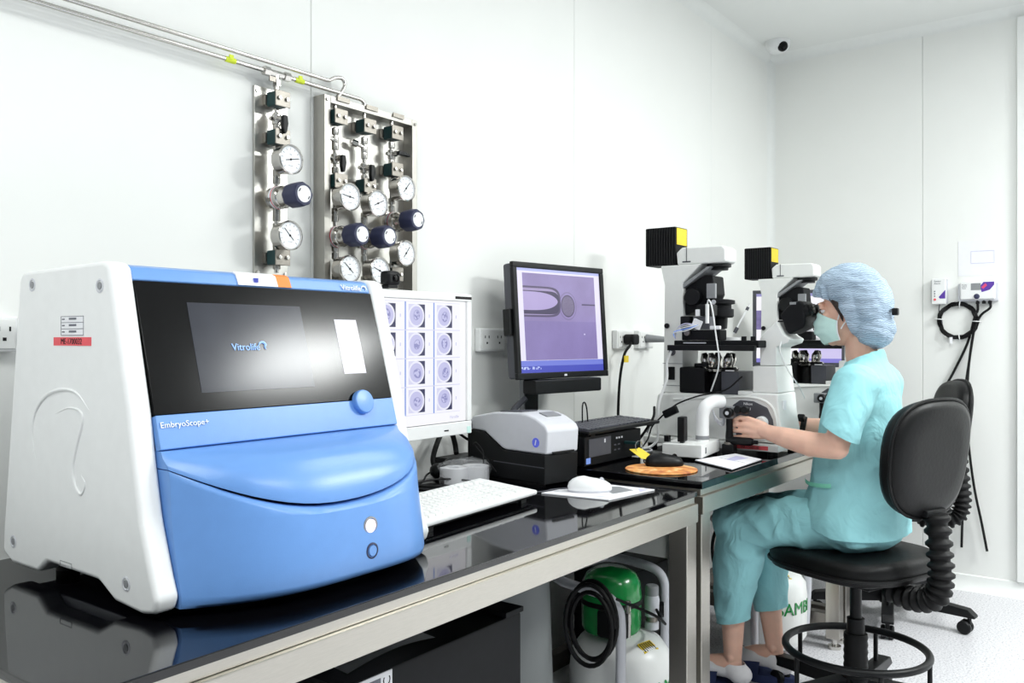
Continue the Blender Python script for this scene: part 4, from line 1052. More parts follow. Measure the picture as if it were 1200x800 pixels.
t = thing('control_box', 'white control box with arched white tube in front of the microscope', 'control box', (2.49, 1.165, Z2), math.radians(8))
obj('case', MB().box((0, 0, .027), (.20, .125, .040), .004), 'white2', t, local=True)
obj('slot', MB().box((-.06, -.0628, .027), (.010, .001, .018)), 'dgrey', t, local=True)
for sx in (-.085, .085):
    for sy in (-.05, .05): obj('foot', MB().cyl((sx, sy, 0), (sx, sy, .007), .008, n=12), 'rubber', t, local=True)
obj('arched_tube', MB().tube([(.015, -.03, .047), (.015, -.03, .12)] + smooth_pts([(.015, -.032, .135), (.022, -.040, .155), (.045, -.055, .168), (.075, -.075, .168)], 5), .0205, 20), 'white', t, local=True)
obj('grey_label', MB().lathe([(.0208, 0), (.0208, .012)], (.015, -.03, .052), (0, 0, 1), 22), 'midgrey', t, local=True)
for i in range(3): obj('lead', MB().tube(smooth_pts([(.045, -.052, .150), (.055 + .006 * i, -.06, .12 - .008 * i), (.075 + .012 * i, -.075, .105 - .006 * i), (.10, -.075, .14 + .004 * i)], 5), .0022, 6), 'greyp', t, local=True)
t = thing('power_adapter', 'upright black power adapter standing on the white control box', 'adapter', (2.425, 1.165, Z2 + .0472), math.radians(8))
obj('body', MB().box((0, 0, .042), (.036, .022, .076), .003), 'black', t, local=True)
obj('pin_base', MB().bx(-.008, .008, -.006, .006, 0, .006, .001), 'black', t, local=True)
tag(obj('small_cube', MB().bx(2.416, 2.434, 1.208, 1.224, Z2 + .0472, Z2 + .067, .002), 'black'), 'tiny black cube on the rear corner of the white control box', 'switch')
t = obj('paper_pad', MB().prism([(2.372, 1.1, Z2), (2.268, .940, Z2), (2.510, .945, Z2), (2.586, 1.062, Z2)], (0, 0, .003), .001), 'blackm')
tag(t, 'flat white note pad on a black backing at the bench edge', 'note pad')
obj('top_sheet', MB().prism([(2.373, 1.099, Z2 + .003), (2.270, .942, Z2 + .003), (2.508, .947, Z2 + .003), (2.583, 1.060, Z2 + .003)], (0, 0, .003), .0005), 'paper', t)
obj('print_patch', MB().prism([(2.44, 1.03, Z2 + .006), (2.42, 1.0, Z2 + .006), (2.50, .985, Z2 + .006), (2.53, 1.035, Z2 + .006)], (0, 0, .0003)), 'lightband', t)
obj('print_line', MB().prism([(2.40, .955, Z2 + .006), (2.46, 1.06, Z2 + .006), (2.461, 1.06, Z2 + .006), (2.4015, .955, Z2 + .006)], (0, 0, .0003)), 'label', t)
t = thing('power_strip', 'long cream power strip lying along the wall behind the black computer', 'power strip', (2.58, 1.5, Z2))
obj('body', MB().bx(2.47, 2.70, 1.475, 1.535, Z2, Z2 + .03, .006), 'cream', t)
obj('groove', MB().bx(2.47, 2.70, 1.4735, 1.4755, Z2 + .019, Z2 + .021), 'label', t)
cable('white_lead', [(2.60, 1.29, 1.11), (2.60, 1.305, 1.07), (2.59, 1.30, 1.02), (2.575, 1.31, .97), (2.56, 1.315, .93), (2.555, 1.315, .87), (2.55, 1.315, .82), (2.53, 1.33, .796), (2.47, 1.34, .792)], .0045, 'white', 'white lead hanging from the microscope stage to the bench')
cable('black_lead', [(2.64, 1.06, 1.03), (2.62, 1.11, .985), (2.60, 1.19, .965), (2.575, 1.25, .94), (2.56, 1.28, .915), (2.55, 1.305, .89), (2.54, 1.33, .86), (2.52, 1.335, .82), (2.45, 1.33, .789)], .0026, 'rubber', 'thin black lead draped over the microscope base to the bench')
tag(obj('ferrite_block', MB().box((2.552, 1.268, .912), (.018, .052, .026), .004, rotm('X', -.45)), 'black'), 'black ferrite block on the lead beside the microscope base', 'ferrite')
cable('black_lead', [(2.50, 1.30, .93), (2.475, 1.29, .90), (2.45, 1.30, .865), (2.435, 1.32, .83), (2.42, 1.34, .80), (2.40, 1.34, .789)], .0042, 'rubber', 'thick black lead rising from the bench behind the upright adapter')
cable('white_thin_lead', [(2.592, 1.158, 1.262), (2.585, 1.150, 1.275), (2.588, 1.14, 1.25), (2.592, 1.128, 1.16), (2.59, 1.118, 1.10), (2.60, 1.125, 1.05), (2.625, 1.16, .98)], .0025, 'white', 'thin white lead looping over the manipulator and down the stage')
cable('white_thin_lead', [(2.672, .945, 1.142), (2.664, .945, 1.11), (2.68, .925, 1.05), (2.72, .905, 1.0), (2.76, .90, .96)], .0022, 'white', 'thin white lead hanging under the binocular head')
for i, (x, y) in enumerate(((2.42, 1.33), (2.40, 1.40), (2.47, 1.41))):
    cable('loose_lead', [(x, y, Z2 + .004), (x + .06, y - .03, Z2 + .006), (x + .11, y + .02, Z2 + .006), (x + .05, y + .05, Z2 + .004)], .003, ('greyp', 'rubber', 'greyp')[i], ('pale lead curled on the bench behind the black mouse', 'black lead curled on the bench beside the power strip', 'pale lead curled in front of the power strip')[i])

# ---------------------------------------------------------------- monitor behind the farther microscope
t = thing('monitor', 'dark-framed lit monitor half hidden behind the farther microscope and the person', 'monitor', (3.99, 1.33, Z2), math.radians(-70))
b_ = MB()
for q in ((-.205, .205, .578, .594), (-.205, .205, .236, .256), (-.205, -.188, .256, .578), (.188, .205, .256, .578)): b_.bx(q[0], q[1], 0, .014, q[2], q[3], .002)
obj('bezel', b_, 'dgrey', t, local=True)
obj('housing', MB().bx(-.2, .2, .0135, .045, .24, .59, .006), 'black', t, local=True)
sm, sx_, sy_, sz_, tc = screen_mat('lab_screen_picture', EK)
col = cmix(sz_ > .565, '#fbfaff', '#9f9cd0')
col = cmix(sz_.between(.41, .50) * (sx_ < -.05), col, cmix(noise(tc, 25.0), '#1f1c3c', '#a79bd8'))
col = cmix((sz_ < .335) * (sx_ > 0.0), col, '#d4ccf4')
col = cmix(sz_ < .275, col, '#8a84d8')
set_em(sm, col)
obj('screen', MB().bx(-.1878, .1878, .004, .0130, .2562, .5778), sm, t, local=True)
obj('neck', MB().bx(-.03, .03, .046, .07, .014, .45, .004), 'black', t, local=True)
obj('stand_base', MB().bx(-.11, .11, -.02, .12, 0, .014, .004), 'black', t, local=True)

# ================================================================ END WALL
t = thing('sensor_box', 'small white wall box with purple print and red button, left of the larger box', 'wall box', (X1, .813, 1.31))
c = obj('case', MB().bx(X1 - .032, X1, .784, .842, 1.312, 1.432, .004), 'white', t)
obj('mount_plate', MB().bx(X1 - .008, X1, .778, .848, 1.318, 1.428, .002), 'greyp', t)
obj('purple_print', MB().prism([(X1 - .0326, .784, 1.338), (X1 - .0326, .784, 1.378), (X1 - .0326, .812, 1.345), (X1 - .0326, .806, 1.338)], (.001, 0, 0)), 'purple', c)
obj('red_button', MB().cyl((X1 - .035, .828, 1.334), (X1 - .031, .828, 1.334), .0055, n=14), 'red', c)
text('box_lettering', 'Sensor\nAlarm', .011, (X1 - .0325, .832, 1.416), (0, -1, 0), (0, 0, 1), 'label', c, .0002)
lm = MB()
for i in range(3): lm.cyl((X1 - .0335, .829, 1.350 + .011 * i), (X1 - .0315, .829, 1.350 + .011 * i), .003, n=8)
obj('indicator_lights', lm, 'label', c, kind='stuff')
t = thing('monitor_box', 'wide white wall box with grey display, purple print and two black cables', 'wall box', (X1, .648, 1.32))
c = obj('case', MB().bx(X1 - .045, X1, .580, .720, 1.330, 1.412, .006), 'white', t)
obj('mount_plate', MB().bx(X1 - .03, X1, .568, .732, 1.322, 1.404, .004), 'greyp', t)
obj('display', MB().bx(X1 - .0458, X1 - .044, .636, .676, 1.372, 1.403), 'midgrey', c)
obj('purple_print', MB().prism([(X1 - .0457, .582, 1.408), (X1 - .0457, .625, 1.408), (X1 - .0457, .640, 1.388), (X1 - .0457, .632, 1.362), (X1 - .0457, .600, 1.372), (X1 - .0457, .582, 1.395)], (.001, 0, 0)), 'purple', c)
obj('magenta_print', MB().prism([(X1 - .0460, .617, 1.402), (X1 - .0460, .634, 1.384), (X1 - .0460, .626, 1.376), (X1 - .0460, .610, 1.392)], (.001, 0, 0)), 'magenta', c)
obj('round_button', MB().lathe([(.012, 0), (.012, .004), (.009, .006), (0, .006)], (X1 - .045, .652, 1.343), (-1, 0, 0), 20), 'navy', c)
text('box_lettering', 'Power\nAlarm\nFault', .008, (X1 - .0455, .712, 1.394), (0, -1, 0), (0, 0, 1), 'label', c, .0002)
for y in (.652, .626, .602): obj('cable_gland', MB().cyl((X1 - .022, y, 1.310), (X1 - .022, y, 1.331), .008, n=12), 'black', t)
tag(obj('cable_coil', MB().tube([(X1 - .012 - .010 * math.sin(5 * q), .735 + (.078 + .006 * math.sin(3.3 * q)) * math.cos(q), 1.235 + (.078 + .006 * math.sin(3.3 * q)) * math.sin(q)) for q in [2 * PI * 4 * i / 140 for i in range(141)]], .0052, 8), 'rubber'), 'coil of black cable hanging on the end wall under the boxes', 'cable')
for i, q in enumerate((.1, 1.7, 3.2, 4.6)):
    tag(obj('cable_tie', MB().tube([(X1 - .012 + .018 * math.cos(p_), .735 + (.078 + .017 * math.sin(p_)) * math.cos(q), 1.235 + (.078 + .017 * math.sin(p_)) * math.sin(q)) for p_ in [2 * PI * k / 16 for k in range(16)]], .0022, 6, True), 'white'), 'white tie on the black cable coil, at its ' + ('right', 'top', 'left', 'bottom')[i], 'cable tie', 'ties on the cable coil')
tag(obj('tie_tail', MB().bx(X1 - .026, X1 - .022, .755, .768, 1.128, 1.158, .001), 'paper'), 'white paper flag hanging below the black cable coil', 'tag')
cable('black_cable', [(X1 - .022, .652, 1.315), (X1 - .02, .652, 1.28), (X1 - .016, .665, 1.25), (X1 - .014, .695, 1.13), (X1 - .014, .76, .98), (X1 - .014, .82, .86), (X1 - .014, .86, .70)], .0055, 'rubber', 'black cable running from the wide wall box down to the left')
cable('black_cable', [(X1 - .022, .602, 1.315), (X1 - .025, .602, 1.29), (X1 - .024, .64, 1.255), (X1 - .024, .668, 1.18), (X1 - .022, .69, 1.0), (X1 - .02, .70, .75), (X1 - .02, .712, .4), (X1 - .02, .718, .19)], .0055, 'rubber', 'black cable hanging almost straight down the end wall')
cable('black_cable', [(X1 - .035, .665, 1.19), (X1 - .034, .684, 1.05), (X1 - .034, .70, .90), (X1 - .034, .69, .70), (X1 - .034, .665, .48), (X1 - .034, .635, .32), (X1 - .034, .612, .19)], .0055, 'rubber', 'black cable bowing to the right as it hangs down the end wall')
cable('thin_wire', [(X1 - .01, .812, 1.312), (X1 - .01, .815, 1.28), (X1 - .012, .805, 1.25), (X1 - .012, .80, 1.22)], .002, 'dgrey', 'thin dark wire from the small wall box to the cable coil')
t = thing('notice', 'white paper notice taped on the end wall above the boxes', 'notice', (X1, .63, 1.45))
obj('sheet', MB().bx(X1 - .0015, X1, .565, .735, 1.44, 1.60), 'paper', t)
obj('printed_frame', MB().tube([(X1 - .0018, .682, 1.552), (X1 - .0018, .588, 1.552), (X1 - .0018, .588, 1.497), (X1 - .0018, .682, 1.497)], .0012, 6, True), 'lightband', t)

# ---------------------------------------------------------------- ceiling camera
t = thing('ceiling_camera', 'round white dome camera on the ceiling in the far corner', 'camera', (4.22, 1.51, H0 - .05))
obj('housing', MB().lathe([(.060, 0), (.060, -.012), (.054, -.034), (.036, -.050), (0, -.052)], (4.22, 1.51, H0), (0, 0, 1), 32), 'white', t)
obj('eye', MB().sph((4.195, 1.477, H0 - .034), .026, None, 20), 'blackg', t)

# ================================================================ STOOLS
def stool(label, loc, rz):
    t = thing('lab_stool', label, 'stool', loc, rz, 'black lab stools')
    # local: the sitter faces +y
    def slab_loops(cx, cy, w, d, zs, n=36, p=3.2):
        out = []
        for z, s in zs:
            lp = []
            for i in range(n):
                q = 2 * PI * i / n; c_, s_ = math.cos(q), math.sin(q)
                lp.append((cx + (w / 2) * s * math.copysign(abs(c_) ** (2 / p), c_), cy + (d / 2) * s * math.copysign(abs(s_) ** (2 / p), s_), z + .012 * (s_ * .5) * -1 * (z > .47)))
            out.append(lp)
        return out
    st = obj('seat', MB().loft(slab_loops(0, .01, .43, .43, ((.447, .90), (.452, .97), (.470, 1.0), (.492, 1.0), (.507, .965), (.514, .88), (.517, .6), (.5165, .2)))), 'leather', t, local=True, ang=60)
    obj('piping', MB().tube([Vv for Vv in [V(p) for p in slab_loops(0, .01, .435, .435, ((.4695, 1.0),))[0]]], .005, 8, True), 'leather', st, local=True)
    obj('seat_pan', MB().loft(slab_loops(0, .01, .36, .36, ((.436, .9), (.447, 1.0)))), 'black', t, local=True)
    obj('mechanism', MB().bx(-.07, .07, -.10, .10, .41, .436, .006), 'black', t, local=True)
    obj('lever', MB().tube([(.06, .02, .42), (.19, .03, .415), (.215, .03, .41)], .006, 8), 'black', t, local=True)
    co = obj('column', MB().lathe([(.017, .42), (.0175, .30), (.026, .298), (.026, .22), (.032, .218), (.032, .10)], (0, 0, 0), (0, 0, 1), 24), 'black', t, local=True)
    obj('sleeve', MB().lathe([(.036 if k % 2 else .0335, .12 + .011 * k) for k in range(13)], (0, 0, 0), (0, 0, 1), 24), 'rubber', co, local=True)
    # foot ring on uprights
    ring = obj('foot_ring', MB().tube([(.205 * math.cos(q), .205 * math.sin(q), .205) for q in [2 * PI * i / 56 for i in range(56)]], .0115, 12, True), 'black', t, local=True)
    for k in range(5):
        q = 2 * PI * k / 5 + .35; ct, sn = math.cos(q), math.sin(q); Rz = rotm('Z', q)
        lg = obj('base_arm', MB().prism([Rz @ V(p) for p in ((.02, -.03, .125), (.30, -.022, .098), (.325, -.020, .075), (.325, -.020, .066), (.02, -.03, .070))], Rz @ V((0, .05, 0)) * .9, .005), 'black', t, local=True)
        obj('ring_upright', MB().cyl((.205 * ct, .205 * sn, .105), (.205 * ct, .205 * sn, .204), .007, n=10), 'black', t, local=True)
        cs = obj('caster', MB().cyl((.300 * ct, .300 * sn, .044), (.300 * ct, .300 * sn, .078), .008, n=10).box((.292 * ct, .292 * sn, .046), (.03, .018, .022), .004, Rz), 'black', t, local=True)
        for s in (-1, 1): obj('wheel', MB().lathe([(.012, -.011), (.022, -.010), (.0262, -.004), (.0262, .004), (.022, .009), (.012, .010)], (.285 * ct - s * .015 * sn, .285 * sn + s * .015 * ct, .0265), (-sn * s, ct * s, 0), 22), 'black', cs, local=True)
    obj('hub', MB().cyl((0, 0, .062), (0, 0, .13), .045, n=24, bev=.006), 'black', t, local=True)
    # bellows arm and backrest
    path = smooth_pts([(0, -.11, .415), (0, -.19, .405), (0, -.255, .425), (0, -.276, .48), (0, -.272, .56), (0, -.262, .662)], 12)
    obj('bellows', MB().tube(path, [.036 if (i // 2) % 2 else .026 for i in range(len(path))], 18), 'rubber', t, local=True, ang=70)
    bl = []
    n = 40; ca, sa = math.cos(-.10), math.sin(-.10)
    for y, s in ((-.030, .55), (-.029, .85), (-.022, .965), (-.008, 1.0), (.012, 1.0), (.026, .965), (.034, .86), (.037, .55)):
        lp = []
        for i in range(n):
            q = 2 * PI * i / n; c_, s_ = math.cos(q), math.sin(q)
            wx = .176 * (1.0 + .08 * s_)
            x = wx * s * math.copysign(abs(c_) ** .72, c_); z = .165 * s * math.copysign(abs(s_) ** .75, s_)
            yy = y + .45 * x * x * 1.1 - (0 if y > 0 else 0)
            lp.append((x, -.245 + yy - z * .12, .815 + z))
        bl.append(lp)
    br = obj('backrest', MB().loft(bl), 'leather', t, local=True, ang=60)
    pp = []
    for i in range(n):
        q = 2 * PI * i / n; c_, s_ = math.cos(q), math.sin(q); x = .178 * (1 + .08 * s_) * math.copysign(abs(c_) ** .72, c_); z = .167 * math.copysign(abs(s_) ** .75, s_)
        pp.append((x, -.245 - .012 + .45 * x * x * 1.1 - z * .12, .815 + z))
    obj('piping', MB().tube(pp, .0055, 8, True), 'leather', br, local=True)
    obj('back_plate', MB().box((0, -.245, .664), (.09, .04, .02), .005), 'black', t, local=True)
    return t
st1 = stool('black leatherette lab stool with foot ring on which the masked person sits', (2.73, .735, 0), math.radians(-22))
dup(st1, (3.78, .88, 0), math.radians(27), 'empty black lab stool behind the seated person, near the end wall', 'black lab stools')

# ================================================================ UNDER THE BENCHES
t = thing('power_supply_unit', 'black tower power supply with a white label under the near bench', 'power supply', (1.25, 1.2, 0))
cs = obj('case', MB().bx(.985, 1.50, 1.10, 1.36, .012, .560, .006), 'blackm', t)
obj('front_bezel', MB().bx(.945, .9845, 1.095, 1.365, .012, .565, .006), 'black', t)
obj('rear_lip', MB().bx(1.44, 1.503, 1.096, 1.364, .5605, .572, .002), 'blackm', t)
for z in (.49, .53): obj('screw', MB().cyl((.993, 1.1, z), (.993, 1.096, z), .0055, n=10), 'chrome', cs)
lb_ = obj('label', MB().bx(1.008, 1.105, 1.0985, 1.1005, .40, .557), 'paper', cs)
text('label_lettering', 'APC', .026, (1.100, 1.0982, .500), (0, 0, 1), (-1, 0, 0), 'inkb', cs, .0002)
q = MB(); q.bx(1.014, 1.045, 1.098, 1.0987, .44, .550).bx(1.049, 1.076, 1.098, 1.0987, .50, .550)
obj('label_print', q, 'label', cs)
for x in (1.03, 1.46):
    for y in (1.12, 1.34): obj('foot', MB().cyl((x, y, 0), (x, y, .013), .016, n=12), 'rubber', t)
rows = [[(.965 + .215 * i / 10 + .03 * j / 8, 1.062 + .20 * j / 8, .5665 + .034 * math.cos(PI / 2 * (j / 8) ** 1.6) + .010 * math.sin(PI * i / 10) * (1 - j / 8)) for i in range(11)] for j in range(9)]
g = MB().grid(rows); r_ = bmesh.ops.solidify(g.bm, geom=g.bm.faces[:], thickness=.003)
tag(obj('paper_wrapper', g, 'greyp'), 'bulging grey paper wrapper lying on the black power supply under the bench', 'paper')

rows = [[(1.70 + .26 * i / 14, 1.36 - .11 * math.sin(PI * i / 14) + .02 * (j / 10), .11 + .48 * j / 10 + (.02 * math.sin(i * .9) if j == 0 else 0)) for i in range(15)] for j in range(11)]
g = MB().grid(rows); bmesh.ops.solidify(g.bm, geom=g.bm.faces[:], thickness=.004)
tag(obj('plastic_cover_sheet', g, 'film'), 'pale grey curled plastic sheet standing behind the near bench legs', 'sheet')
t = thing('floor_box', 'low dark box on the floor holding the curled sheet under the bench', 'box', (1.85, 1.36, 0))
obj('case', MB().bx(1.66, 2.0, 1.30, 1.50, 0.0, .10, .004), 'blackm', t)
obj('lid', MB().bx(1.655, 2.005, 1.295, 1.505, .1002, .112, .003), 'dgrey', t)

def compressor(label, loc, rz):
    t = thing('air_compressor', label, 'compressor', loc, rz, 'green and white air compressors')
    tk = obj('tank', MB().lathe([(.05, .03), (.12, .045), (.143, .08), (.145, .22), (.140, .265), (.115, .300), (.06, .318), (0, .322)], (0, 0, 0), (0, 0, 1), 40), 'white2', t, local=True)
    cen = .145
    def warp(c):
        a = (c.x - .075) / cen + math.radians(-97); r = cen + .001 + c.z
        return V((r * math.cos(a), r * math.sin(a), .175 + c.y))
    text('tank_lettering', 'BAMBI', .062, (0, 0, 0), (1, 0, 0), (0, 1, 0), 'green', None, .001, 'LEFT', warp)
    x = bpy.data.objects['tank_lettering'] if bpy.data.objects['tank_lettering'].parent is None else [o for o in bpy.data.objects if o.name.startswith('tank_lettering') and o.parent is None][0]
    x.parent = tk
    yl = obj('yellow_label', MB().prism([(-.055, -.107, .292), (.0, -.120, .292), (.0, -.092, .309), (-.05, -.082, .309)], (0, -.0, .004)), 'yellow', tk, local=True)
    q = MB()
    for i in range(6): q.prism([(-.050 + .008 * i, -.107 - .0019 * i, .2968), (-.0475 + .008 * i, -.108 - .0019 * i, .2968), (-.0455 + .008 * i, -.087 - .0016 * i, .3112), (-.048 + .008 * i, -.086 - .0016 * i, .3112)], (0, 0, .0018))
    obj('label_print', q, 'inkb', tk, local=True, kind='stuff')
    mt = obj('motor', MB().lathe([(.078, .320), (.084, .33), (.086, .42), (.083, .455), (.070, .480), (.045, .494), (0, .499)], (.0, .03, 0), (0, 0, 1), 36), 'green', t, local=True)
    obj('motor_strap', MB().lathe([(.0872, .398), (.0872, .412)], (.0, .03, 0), (0, 0, 1), 36), 'rubber', mt, local=True)
    obj('start_box', MB().bx(.06, .115, .02, .085, .35, .425, .006), 'black', t, local=True)
    obj('motor_sticker', MB().lathe([(.0868, .36), (.0868, .39)], (0, .03, 0), (0, 0, 1), 36).bm and MB().box((-.05, -.045, .375), (.03, .003, .035), 0, rotm('Z', -.75)), 'paper', mt, local=True)
    obj('handle', MB().tube(smooth_pts([(-.150, -.085, .08), (-.157, -.09, .25), (-.157, -.09, .40), (-.157, -.078, .44), (-.157, -.04, .465), (-.157, .06, .475), (-.150, .105, .480), (-.11, .135, .484), (.10, .135, .484), (.145, .11, .482), (.157, .06, .478), (.157, -.02, .468), (.157, -.055, .44), (.157, -.06, .38), (.157, -.06, .25), (.150, -.055, .08)], 6), .0135, 14), 'greyp', t, local=True)
    rg = obj('regulator', MB().lathe([(.020, .315), (.020, .335), (.012, .337), (.012, .35), (.020, .352), (.022, .40), (.019, .412), (.019, .435), (.015, .438), (0, .438)], (.085, -.055, 0), (0, 0, 1), 20), 'greyp', t, local=True)
    obj('regulator_knob', MB().lathe([(.0195, .412), (.0195, .436), (.016, .44), (0, .44)], (.085, -.055, 0), (0, 0, 1), 20), 'midgrey', rg, local=True)
    obj('water_trap', MB().cyl((.085, -.055, .318), (.085, -.055, .35), .016, n=16), 'steeld', rg, local=True)
    pg = obj('pressure_gauge', MB().lathe([(.012, .02), (.022, .018), (.022, 0), (.020, -.002)], (.118, -.075, .365), (-.45, .85, 0), 22), 'black', t, local=True)
    obj('dial', MB().cyl(V((.118, -.075, .365)) + V((.45, -.85, 0)) * .002, V((.118, -.075, .365)) + V((.45, -.85, 0)) * .0035, .019, n=22), 'paper', pg, local=True)
    pts = []
    for i in range(97):
        q = 2 * PI * 3 * i / 96; r = .097 + .011 * math.sin(i * .11)
        u = V((.12, -.99, 0)).normalized() * math.cos(q) * .66 + V((0, 0, 1)) * math.sin(q)
        pts.append(V((-.215, -.035, .402)) + u * r + V((-.9, -.3, 0)) * (.020 * math.sin(q * .33)))
    obj('hose_coil', MB().tube(pts, .0062, 8), 'rubber', t, local=True)
    obj('outlet_valve', MB().cyl((-.10, -.08, .42), (-.06, -.06, .425), .008, n=10).cyl((-.10, -.08, .41), (-.10, -.08, .445), .006, n=8).cyl((-.06, -.06, .33), (-.06, -.06, .425), .006, n=10), 'chrome', t, local=True)
    obj('pump_block', MB().bx(-.10, -.055, -.06, .02, .325, .40, .008), 'black', t, local=True)
    obj('thin_hose', MB().tube(smooth_pts([(-.18, -.09, .47), (-.10, -.16, .42), (-.02, -.15, .375), (.04, -.11, .36), (.075, -.075, .375)], 6), .004, 8), 'rubber', t, local=True)
    for k in range(3):
        q = 2 * PI * k / 3; obj('foot', MB().cyl((.09 * math.cos(q), .09 * math.sin(q), 0), (.09 * math.cos(q), .09 * math.sin(q), .06), .014, n=12), 'rubber', t, local=True)
    return t
c1 = compressor('white and green air compressor with coiled black hose under the near bench end', (2.14, 1.22, 0), 0.0)
dup(c1, (3.09, 1.15, 0), math.radians(-22), 'white and green air compressor behind the person\'s legs', 'green and white air compressors')
t = thing('floor_box', 'black box with red mark between the two bench legs', 'box', (2.45, 1.40, 0))
obj('case', MB().bx(2.36, 2.60, 1.30, 1.52, 0, .42, .005), 'black', t)
obj('red_mark', MB().bx(2.365, 2.40, 1.298, 1.3005, .35, .37), 'red', t)
for i, (x, y) in enumerate(((2.02, 1.60), (2.032, 1.603))):
    cable('hanging_cable', [(x, y, .72), (x, y, .60), (x + .004 * i, y - .01, .45), (x - .004, y - .02, .30), (x - .004, y - .05, .19), (x - .004, y - .10, .16), (x - .004, y - .14, .02)], .0042, 'rubber', ('left black cable hanging down the wall behind the compressor', 'right black cable hanging down the wall behind the compressor')[i])

# ================================================================ THE SEATED PERSON
PX = 2.742
t = person = thing('person', 'person in turquoise scrubs, blue hair cap and mint mask seated at the microscope', 'person', (PX, .74, 0))
HC = V((PX, .750, 1.243)); HR = rotm('X', math.radians(-7))
def hp(x, y, z): return HC + HR @ V((x, y, z))
body = MB()
# trunk
body.loft([[(PX + rx * math.cos(q), cy + ry * math.sin(q), z) for q in [2 * PI * i / 24 for i in range(24)]] for z, cy, rx, ry in
           ((.545, .715, .10, .07), (.56, .715, .15, .10), (.62, .712, .155, .10), (.70, .715, .125, .085), (.80, .715, .125, .085), (.90, .708, .135, .085), (.98, .70, .135, .075), (1.03, .70, .12, .055), (1.065, .705, .065, .042), (1.09, .71, .043, .04))])
body.limb([(PX, .708, 1.05), (PX, .722, 1.10), hp(0, -.022, -.075)], [.050, .046, .048], 18)
# head
body.sph(hp(0, -.012, .035), (.072, .090, .084), HR, 28)
body.sph(hp(0, .032, -.028), (.059, .055, .078), HR, 24)
body.sph(hp(0, .040, -.078), (.044, .040, .032), HR, 20)
body.sph(hp(0, .068, -.090), (.021, .017, .017), HR, 16)
body.limb([hp(0, .086, .008), hp(0, .096, -.012), hp(0, .103, -.030)], [.008, .0095, .0125], 14)
for s in (-1, 1):
    body.sph(hp(s * .012, .094, -.033), (.008, .009, .007), HR, 12)
    body.sph(hp(s * .031, .0755, .0115), (.017, .0125, .0075), HR, 14)
    body.sph(hp(s * .034, .060, -.022), (.024, .022, .026), HR, 16)
    body.sph(hp(s * .030, .078, .024), (.024, .011, .008), HR, 14)
    body.sph(hp(s * .067, -.008, -.008), (.009, .019, .031), HR, 16)
    body.sph(hp(s * .068, -.004, -.034), (.008, .010, .010), HR, 12)
body.sph(hp(0, .086, -.062), (.021, .010, .010), HR, 14)
# arms and hands
def arm(s):
    X = lambda x: x if s < 0 else 2.742 * 2 - x
    P = lambda *p: (X(p[0]), p[1], p[2])
    body.limb([P(2.60, .705, 1.025), P(2.558, .712, .94), P(2.528, .732, .850)], [.046, .040, .035], 18)
    body.sph(P(2.527, .732, .838), (.034, .034, .034), None, 16)
    body.limb([P(2.528, .745, .840), P(2.535, .81, .842), P(2.553, .88, .852), P(2.580, .94, .860), P(2.591, .970, .866)], [.036, .037, .032, .025, .0225], 18)
    kn = [(2.598, 1.024, .899), (2.592, 1.032, .881), (2.592, 1.032, .862), (2.597, 1.024, .844)]
    wr = [(2.592, .972, .878), (2.590, .972, .870), (2.590, .972, .862), (2.593, .972, .855)]
    for a, b, r in zip(wr, kn, (.0135, .0145, .0140, .0125)): body.limb([P(*a), P(*[(u + v) / 2 for u, v in zip(a, b)]), P(*b)], [r + .003, r, r - .004], 12)
    fg = [[(2.598, 1.024, .899), (2.596, 1.048, .9035), (2.602, 1.067, .895), (2.611, 1.080, .8885)],
          [(2.592, 1.032, .881), (2.593, 1.057, .8805), (2.603, 1.076, .877), (2.611, 1.092, .874)],
          [(2.592, 1.032, .862), (2.594, 1.056, .861), (2.604, 1.075, .858), (2.611, 1.090, .856)],
          [(2.597, 1.024, .844), (2.598, 1.045, .842), (2.605, 1.061, .8405), (2.611, 1.076, .839)]]
    for f, r in zip(fg, (.0078, .0079, .0076, .0068)): body.limb([P(*p) for p in f], [r + .0008, r, r - .0006, r - .0013], 12)
    body.limb([P(2.604, .982, .872), P(2.622, 1.012, .886), P(2.630, 1.040, .892), P(2.627, 1.062, .890)], [.015, .0115, .0088, .0075], 12)
arm(-1); arm(1)
# legs and feet
LEG = {-1: dict(hip=(2.665, .70, .60), knee=(2.655, 1.095, .560), ank=(2.672, 1.105, .115), toe=(2.655, 1.245, .052), heel=(2.674, 1.075, .062)),
       1: dict(hip=(2.82, .70, .60), knee=(2.825, 1.075, .555), ank=(2.836, 1.025, .115), toe=(2.826, 1.165, .052), heel=(2.838, .995, .062))}
for s, d in LEG.items():
    h, k, a, to, he = (V(d[q]) for q in ('hip', 'knee', 'ank', 'toe', 'heel'))
    body.limb([h, h.lerp(k, .5), k], [.078, .068, .052], 18)
    body.limb([k, k.lerp(a, .28) + V((0, -.012, 0)), k.lerp(a, .7), a], [.050, .053, .038, .029], 18)
    body.sph(he + V((0, .006, 0)), (.025, .028, .025), None, 14)
    body.limb([a + V((0, .0, -.02)), a.lerp(to, .45) + V((0, 0, -.005)), a.lerp(to, .8), to], [.030, .030, .026, .018], 14)
    body.sph(to + V((-s * .012, .0, 0)), (.034, .03, .017), None, 14)
    for dx in (-.028, .028): body.sph(a + V((dx, -.002, .002)), (.008, .012, .012), None, 10)
remeshed('body', body, 'skin', t, .0029, 5)

